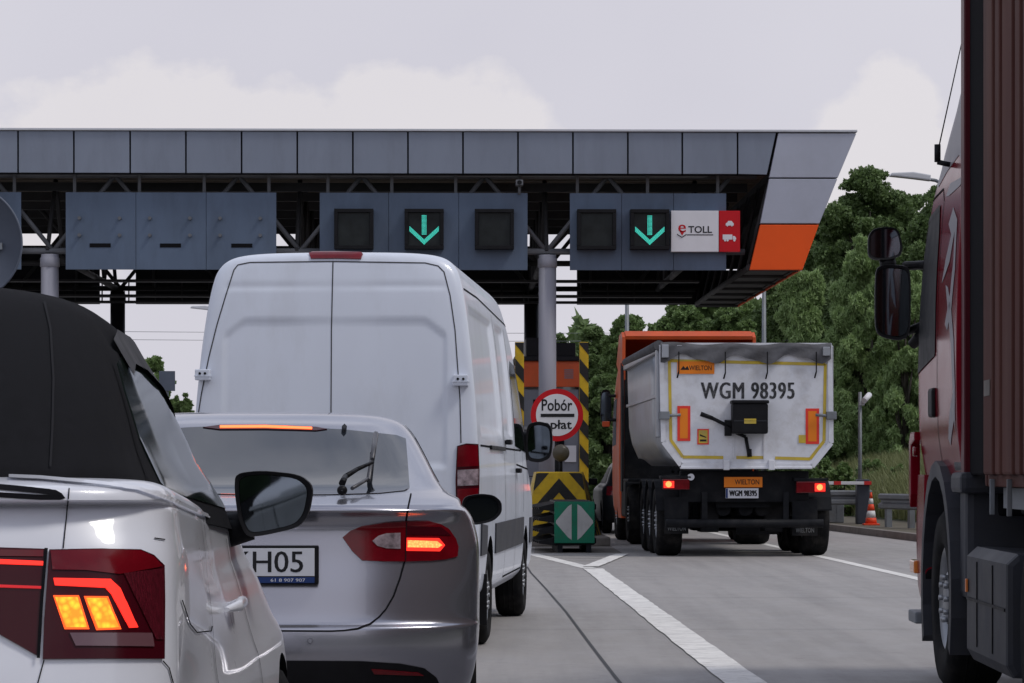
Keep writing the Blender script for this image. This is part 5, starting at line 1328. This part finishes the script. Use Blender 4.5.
# ================================================================== SMALL CARS AHEAD
def small_car(name, e, paint, L=4.3, W=.88, H=1.5, dark=False):
    k = [(.22,W*.9,.3,.4,3.5, L-.2,.5,3),(.35,W*.97,.08,.4,3.5, L-.05,.5,3),(.6,W,.0,.4,3.5, L,.6,3),(.85,W,.03,.4,3.5, L-.1,.8,3),(.95,W*.97,.08,.4,3.5, L-.7,.8,3),(1.02,W*.9,.12,.4,3.5, L-1.1,.8,3),
         (H*.8,W*.82,.35,.4,3.5, L-1.6,.7,3),(H*.93,W*.72,.55,.4,3.2, L-2.0,.6,3),(H*.985,W*.6,.75,.4,3, L-2.2,.5,3),(H,W*.2,1.2,.3,3, L-2.4,.3,3)]
    bm = stack_body(k, nsub=3, ncap=12, nside=16)
    b = finish_body(bm, 'body', [paint, MT['gap']], e, cutters=[(W*.7,W*1.4,.8,.33,.36),(W*.7,W*1.4,L-.8,.33,.36),(-W*1.4,-W*.7,.8,.33,.36),(-W*1.4,-W*.7,L-.8,.33,.36)])
    s = Surf([b], e)
    s.patch([(.75,1.02),(L-1.75,1.02),(L-2.2,H*.88),(1.0,H*.9)], 'side_window', MT['black'], e, off=.004, step=.12, axis='-x', mirror=True)
    s.patch([(-W*.68,1.06),(W*.68,1.06),(W*.6,H*.92),(-W*.6,H*.92)], 'rear_window', MT['glass'], e, off=.004, step=.12, axis='+y')
    s.patch([(-W*.68,1.06),(W*.68,1.06),(W*.6,H*.90),(-W*.6,H*.90)], 'windscreen', MT['glass'], e, off=.004, step=.12, axis='-y')
    s.patch([(W*.62,.78),(W*.92,.78),(W*.90,.96),(W*.62,.96)], 'tail_lamp', MT['lampred'], e, off=.006, step=.08, axis='+y', mirror=True)
    for sx in (-1, 1):
        mb = MB(); mb.box(sx*W*.98-(.0 if sx > 0 else .2), sx*W*.98+(.2 if sx > 0 else 0), L-1.95, L-1.83, .98, 1.12, .03); mb.build('side_mirror', MT['black'], e)
        for y in (.8, L-.8): wheel(e, sx*(W-.12), y, .32, .2, sx, .21)
dc = empty('dark_car', (2.72, 60.5, 0), .03); tag(dc, 'dark car ahead of the orange lorry, only its left side visible', 'car')
small_car('dark_car', dc, mat('dark_green_black_paint', (.008,.010,.012), .35, spec=.25))
wv = empty('white_van', (P(589,0,118).x, 118, .0), .3); tag(wv, 'small white van far off in the grass gap left of the orange lorry', 'van')
small_car('white_van', wv, MT['whitevan'], L=4.6, W=.93, H=2.15)

# ================================================================== ROADSIDE FURNITURE, RIGHT
def guard(name, x0y0, x1y1, zt, label):
    a = Vector((*x0y0, 0)); b = Vector((*x1y1, 0)); d = (b-a); Ln = d.length; e = empty(name, a, math.atan2(d.y, d.x)); tag(e, label, 'guardrail')
    prof = [(0,-.16),(-.04,-.13),(-.04,-.06),(.02,-.02),(.02,.02),(-.04,.06),(-.04,.13),(0,.16)]
    poly = [(y_-.05, zt-.17+z_) for y_, z_ in prof]+[(y_-.046, zt-.17+z_) for y_, z_ in prof[::-1]]
    mb = MB(); mb.prism(poly, 'x', 0, Ln); mb.build('beam', MT['galv'], e)
    n = int(Ln/1.33)+1
    for i in range(n):
        p = MB(); x = .25+i*(Ln-.5)/max(1, n-1); p.box(x-.06, x+.06, -.02, .10, 0, zt-.06, .006); p.build('post', MT['galv'], e)
ga, gb = G(813,529), G(870,529)
guard('guardrail', (5.75, 66.2), (P(872,0,66).x, 66.0), .86, 'grey steel guardrail behind the lorry and the grey boom cabinet')
MB()
guard('guardrail', (P(881,0,62).x, 61.8), (P(960,0,58).x, 57.6), .82, 'grey steel guardrail between the traffic cone and the red lorry')
mb = MB(); z0 = .12
c0 = P(836,0,66.8)
bs = MB(); bs.box(0, 2.0, 0, .2, .12, .62, .02)
for i in range(9): bs.box(i*.23, i*.23+.012, -.006, -.001, .14, .6)
bso = bs.build('low_wall', MT['galv']); bso.location = (5.4, 66.9, 0); bso.rotation_euler = (0,0,-.02); tag(bso, 'low grey panelled wall under the guardrail beside the lorry', 'wall')
cb_ = empty('barrier_cabinet', (P(864.5,0,65).x, 65.2, .115), .02); tag(cb_, 'dark cabinet holding a raised-lane boom beside the traffic cone', 'barrier')
MB().box(-.14, .14, 0, .3, 0, .98, .03).build('cabinet', MT['boothgrey'] if False else mat('cabinet_dark', (.045,.05,.065), .5, var=.1), cb_)
mb = MB(); za, zb = CH+(HOR-481.6)/F*65-.115, CH+(HOR-484.6)/F*65-.115
x1 = P(871.5,0,65).x-P(864.5,0,65).x; x2 = P(790,0,65).x-P(864.5,0,65).x
mb.box(x2, x1, -.06, -.01, (za+zb)/2-.035, (za+zb)/2+.035, .008); bo_ = mb.build('boom', MT['signwhite'], cb_)
mb = MB()
for p_ in (868.5, 838, 808): X_ = P(p_,0,65).x-P(864.5,0,65).x; mb.box(X_-.08, X_+.08, -.064, -.006, (za+zb)/2-.039, (za+zb)/2+.039, .004)
mb.build('red_band', MT['barrierred'], bo_)
co_ = empty('traffic_cone', (P(871,0,63.8).x, 63.8, .118)); tag(co_, 'orange and white striped traffic cone beside the boom cabinet', 'traffic cone')
MB().box(-.17, .17, -.17, .17, 0, .04, .012).build('base', MT['coneorange'], co_)
def cone(z0, z1, nm, m, g=0): MB().cyl((0,0,z0), (0,0,z1), .135*(1-z0/.80)+g, .135*(1-z1/.80)+g, n=24).build(nm, MT[m], co_)
for z0, z1, nm, m in ((.041,.16,'orange_band','coneorange'),(.16,.31,'white_band','conewhite'),(.31,.45,'orange_band','coneorange'),(.45,.57,'white_band','conewhite'),(.57,.70,'orange_tip','coneorange')): cone(z0, z1, nm, m)
cp = empty('camera_pole', (P(860,0,67).x, 67, .12)); tag(cp, 'thin grey pole with a white surveillance camera right of the tipper', 'camera pole')
zt = CH+(HOR-392)/F*67-.12
MB().cyl((0,0,0), (0,0,zt), .045, .04, n=12).build('pole', MT['galv'], cp)
mb = MB(); mb.box(-.02, .10, -.05, .05, zt-.30, zt-.22, .01); mb.cyl((.06,0,zt-.26), (.10,-.05,zt-.14), .02, n=8); mb.build('bracket', MT['trim'], cp)
bmx = MB(); bmx.cyl((.07,-.16,zt-.20), (.22,.10,zt-.06), .065, n=14); bmx.build('surveillance_camera', MT['signwhite'], cp)

# ================================================================== POLES, LAMPS, WIRES
def lamp_post(px, Yd, ytop, label, arm=None, group=None):
    e = empty('street_lamp', ((px-512)/F*Yd, Yd, 0)); tag(e, label, 'street lamp', group)
    zt = CH+(HOR-ytop)/F*Yd
    MB().cyl((0,0,0), (0,0,zt), .11, .06, n=12).build('pole', MT['galv'], e)
    if arm:
        dx, dz = arm; s = math.copysign(1, dx)
        MB().tube([(0,0,zt-.02), (dx*.5,0,zt+dz*.7), (dx,0,zt+dz)], .04, 8).build('arm', MT['galv'], e)
        MB().prism([(dx-s*.1, zt+dz-.05), (dx+s*.30, zt+dz+.00), (dx+s*.85, zt+dz+.06), (dx+s*.80, zt+dz+.13), (dx+s*.3, zt+dz+.15), (dx-s*.1, zt+dz+.08)], 'y', -.16, .16, .03).build('lamp_head', MT['trim'], e)
lamp_post(627, 92, 300, 'grey lamp post before the trees left of the tipper cab roof', arm=(1.0,.2))
lamp_post(764, 96, 281, 'grey lamp post between the canopy underside and the tipper', arm=(-1.0,.2))
lamp_post(945, 70, 184, 'street lamp whose white head pokes out left of the red lorry cab', arm=(-.45,.12))
lamp_post(226, 110, 312, 'street lamp whose head pokes out left of the white van', arm=(-.45,.08))
pw = empty('power_line', (0, 125, 0)); tag(pw, 'thin overhead power lines crossing the pale sky under the canopy', 'power line')
mb = MB()
for yy in (326, 334):
    z = CH+(HOR-yy)/F*125
    pts = [(-60+i*4, 0, z+.9*((i*4-60)/60)**2-.3) for i in range(31)]
    mb.tube(pts, .013, 4)
mb.build('cable', MT['galv'], pw)
for x in (-60, 60):
    m2_ = MB(); m2_.cyl((x,0,0), (x,0,9.5), .2, .13, n=10); m2_.box(x-.05, x+.05, -.9, .9, 8.0, 8.15); m2_.build('pole', MT['bark'], pw)
bs_ = empty('info_board', (P(167,0,90).x, 90, 0)); tag(bs_, 'small grey board on posts beyond the convertible roof', 'sign')
MB().box(-.24, .24, 0, .05, CH+(HOR-391)/F*90, CH+(HOR-371)/F*90, .01).build('panel', MT['signgrey'], bs_)
MB().cyl((0,.09,0), (0,.09,CH+(HOR-372)/F*90), .04, n=8).build('post', MT['galv'], bs_)

# ================================================================== TREES
def tree(px, Yd, ytop, halfw_px, m, label, cat='tree', base_px=None, n=7000, leaf=.16, seed=0, group=None, low=.12, willow=False, name='broadleaf_tree', dens=1.0):
    rng = np.random.default_rng(seed); X = (px-512)/F*Yd; H = CH+(HOR-ytop)/F*Yd; R = halfw_px/F*Yd
    e = empty(name, (X, Yd, 0)); tag(e, label, cat, group)
    # limbs
    t = MB(); hb = H*.25; t.cyl((0,0,0), (0,0,hb), R*.075+.06, R*.06+.05, n=10); t.cyl((0,0,hb), (R*.04,0,H*.62), R*.06+.05, .06, n=8)
    nc = int(90+R*40) if not willow else int(60+R*22); cen = []
    for k in range(nc):
        a = rng.uniform(0, 2*math.pi); v = rng.uniform(low, .97)
        prof_ = math.sin(math.pi*min(1, (v*.86+.14)))**.6 if not willow else (1-v*.75)**.7
        rr = R*prof_*rng.uniform(.35, .98)
        c = np.array([math.cos(a)*rr, math.sin(a)*rr*.9, H*v]); s = R*rng.uniform(.09, .21)*(1 if R > 1.5 else 1.2)*(1.2 if willow else 1)
        if v > .85: s *= .75; c[2] -= s*.5
        cen.append((c, s))
        if k % 9 == 0: t.cyl((0,0,max(hb*.7, c[2]*.55)), tuple(c*.92), .055+R*.012, .02, n=5)
    t.build('trunk', MT['bark'], e)
    w_ = np.array([s**2 for _, s in cen]); w_ /= w_.sum(); idx = rng.choice(nc, n, p=w_)
    C_ = np.array([c for c, _ in cen])[idx]; S_ = np.array([s for _, s in cen])[idx]
    d = rng.normal(size=(n, 3)); d /= np.linalg.norm(d, axis=1)[:, None]
    # lumpy shells of leaves: most leaves sit near a clump's surface
    rad = S_*(rng.uniform(.15, 1.0, n)**.45)*(1+.25*np.sin(d[:, 0]*5+idx)*np.cos(d[:, 2]*4+idx*2))
    p = C_+d*rad[:, None]*np.array([1.1, 1.1, .8 if not willow else 1.25])
    p[:, 2] = np.maximum(p[:, 2], .15)
    u = rng.normal(size=(n, 3)); u += d*.0; u /= np.linalg.norm(u, axis=1)[:, None]
    vv = np.cross(u, rng.normal(size=(n, 3))); vv /= np.linalg.norm(vv, axis=1)[:, None]
    L_ = leaf*rng.uniform(.6, 1.4, n)[:, None]; W_ = L_*(.55 if not willow else .26)
    if willow: u[:, 2] -= .8; u /= np.linalg.norm(u, axis=1)[:, None]
    V = np.stack([p-u*L_, p+vv*W_, p+u*L_, p-vv*W_], 1).reshape(-1, 3)
    me = bpy.data.meshes.new('crown'); me.vertices.add(4*n); me.vertices.foreach_set('co', V.ravel()); me.loops.add(4*n); me.loops.foreach_set('vertex_index', np.arange(4*n, dtype=np.int32))
    me.polygons.add(n); me.polygons.foreach_set('loop_start', np.arange(0, 4*n, 4, dtype=np.int32)); me.polygons.foreach_set('loop_total', np.full(n, 4, dtype=np.int32)); me.update(calc_edges=True)
    me.materials.append(MT[m]); o = bpy.data.objects.new('crown', me); C.objects.link(o); o.parent = e
    return e
T = [  # px, distance, top y, half width px, material, leaves, willow, label
 (868,118,158,78,'leafdark',26000,False,'tall dark oak rising behind the orange canopy end'),
 (945,112,176,66,'leafdark',16000,False,'tall dark tree behind the red lorry cab roof'),
 (800,124,232,62,'leafdark',14000,False,'dark tree showing just beyond the orange canopy end, below the tall oak'),
 (866,92,232,50,'leaflight',26000,True,'tall pale willow left of the red lorry mirrors'),
 (800,94,268,42,'leaflight',18000,True,'shorter pale willow behind the white camera pole and tipper right edge'),
 (905,90,262,36,'leaflight',12000,True,'pale willow partly hidden behind the red lorry cab door'),
 (735,112,293,46,'leafmid',12000,False,'mid green tree behind the right half of the tipper roof'),
 (680,116,297,46,'leafmid',12000,False,'mid green tree behind the orange cab roof of the tipper'),
 (628,112,309,40,'leafmid',12000,False,'mid green tree behind the thin lamp post left of the tipper cab'),
 (592,120,322,32,'leafdark',10000,False,'dark green tree just right of the striped post at the booth'),
 (700,88,372,60,'leafdark',12000,False,'low dark tree hidden mostly by the tipper body'),
 (610,90,372,42,'leafdark',14000,False,'low dark tree in the gap between the booth and the tipper cab'),
 (845,93,330,44,'leafdark',18000,False,'dark bushy tree right behind the camera pole'),
 (893,95,335,44,'leafdark',18000,False,'dark bushy tree between the camera pole and the red lorry'),
 (560,128,328,26,'leafmid',8000,False,'small green tree behind the toll booth roof'),
 (905,126,186,58,'leafdark',20000,False,'dark tree crown between the tall oak and the red lorry cab'),
 (858,130,188,60,'leafdark',20000,False,'dark tree crown directly behind the tall oak'),
 (822,130,222,46,'leafdark',14000,False,'farthest dark tree beside the orange canopy end'),
 (154,120,352,26,'leafmid',9000,False,'green tree beyond the roof of the convertible'),
 (182,112,388,16,'leafdark',6000,False,'small dark bush between the convertible and the white van'),
 (60,125,345,45,'leafdark',9000,False,'dark tree hidden behind the convertible at the left edge'),
 (120,130,372,34,'leafdark',7000,False,'low dark tree beyond the black soft top'),
]
for i, (px, Yd, yt, hw_, m_, n_, wl_, lab) in enumerate(T):
    tree(px, Yd, yt, hw_, m_, lab, n=int(n_*6), seed=11+i, willow=wl_, leaf=.075 if not wl_ else .09, low=.06 if yt > 320 else .10, name='willow_tree' if wl_ else 'broadleaf_tree')
for i, (px, Yd, yt, hw_, lab) in enumerate([(842, 76, 461, 17, 'leafy bush on the bank just left of the boom cabinet'), (872, 80, 455, 20, 'leafy bush on the bank right behind the traffic cone'), (899, 76, 463, 15, 'small bush on the bank between the cone and the red lorry'), (818, 82, 452, 18, 'bush on the bank at the right edge of the tipper')]):
    tree(px, Yd, yt, hw_, 'leafmid', lab, cat='bush', n=5000, leaf=.055, seed=70+i, low=.05, name='bush')
# far wood behind everything, closing the horizon
def far_wood(name, x0, x1, Yd, h0, h1, n, seed, label):
    rng = np.random.default_rng(seed); xs = rng.uniform(x0, x1, n); ys = Yd+rng.uniform(-5, 8, n)
    top = h0+(h1-h0)*(.5+.28*np.sin(xs*.35+seed)+.22*np.sin(xs*.9)); z = top*rng.uniform(0, 1, n)**.7
    p = np.stack([xs, ys, z], 1); u = rng.normal(size=(n, 3)); u /= np.linalg.norm(u, axis=1)[:, None]; v = np.cross(u, rng.normal(size=(n, 3))); v /= np.linalg.norm(v, axis=1)[:, None]
    L_ = .42*rng.uniform(.5, 1.3, n)[:, None]; V = np.stack([p-u*L_, p+v*L_*.6, p+u*L_, p-v*L_*.6], 1).reshape(-1, 3)
    me = bpy.data.meshes.new(name); me.vertices.add(4*n); me.vertices.foreach_set('co', V.ravel()); me.loops.add(4*n); me.loops.foreach_set('vertex_index', np.arange(4*n, dtype=np.int32))
    me.polygons.add(n); me.polygons.foreach_set('loop_start', np.arange(0, 4*n, 4, dtype=np.int32)); me.polygons.foreach_set('loop_total', np.full(n, 4, dtype=np.int32)); me.update(calc_edges=True)
    me.materials.append(MT['leafdark']); o = bpy.data.objects.new(name, me); C.objects.link(o); tag(o, label, 'wood', kind='stuff')
far_wood('far_wood', 3, 36, 140, 7.0, 10.5, 130000, 3, 'dark mass of woodland behind the trees on the right')
far_wood('far_wood', -60, -1, 170, 1.2, 3.0, 30000, 5, 'low dark line of woodland far off on the left')
# unseen woods round the plaza, added as a dark horizon reflected in paint and glass
def reflection_wood(name, a, b, depth, h0, h1, n, seed, label):
    rng = np.random.default_rng(seed); a = np.array(a, float); b = np.array(b, float); u_ = rng.uniform(0, 1, n)
    q = a+(b-a)*u_[:, None]; nrm = np.array([-(b-a)[1], (b-a)[0]]); nrm /= np.linalg.norm(nrm); q = q+nrm*rng.uniform(-depth, depth, n)[:, None]
    s_ = u_*np.linalg.norm(b-a); top = h0+(h1-h0)*(.5+.28*np.sin(s_*.22+seed)+.22*np.sin(s_*.6)); z = top*rng.uniform(0, 1, n)**.7
    p = np.stack([q[:, 0], q[:, 1], z], 1); u = rng.normal(size=(n, 3)); u /= np.linalg.norm(u, axis=1)[:, None]; v = np.cross(u, rng.normal(size=(n, 3))); v /= np.linalg.norm(v, axis=1)[:, None]
    L_ = .9*rng.uniform(.5, 1.3, n)[:, None]; V = np.stack([p-u*L_, p+v*L_*.6, p+u*L_, p-v*L_*.6], 1).reshape(-1, 3)
    me = bpy.data.meshes.new(name); me.vertices.add(4*n); me.vertices.foreach_set('co', V.ravel()); me.loops.add(4*n); me.loops.foreach_set('vertex_index', np.arange(4*n, dtype=np.int32))
    me.polygons.add(n); me.polygons.foreach_set('loop_start', np.arange(0, 4*n, 4, dtype=np.int32)); me.polygons.foreach_set('loop_total', np.full(n, 4, dtype=np.int32)); me.update(calc_edges=True)
    me.materials.append(MT['leafdark']); o = bpy.data.objects.new(name, me); C.objects.link(o); tag(o, label, 'wood', kind='stuff')
reflection_wood('wood', (-75,-90), (45,-90), 5, 8, 14, 22000, 2, 'unseen woodland edge behind the queue of cars, added for reflections')
reflection_wood('wood', (-75,-90), (-75,100), 5, 7, 13, 26000, 4, 'unseen woodland edge left of the toll plaza, added for reflections')
reflection_wood('wood', (45,-90), (45,60), 5, 7, 13, 20000, 6, 'unseen woodland edge right of the toll plaza, added for reflections')
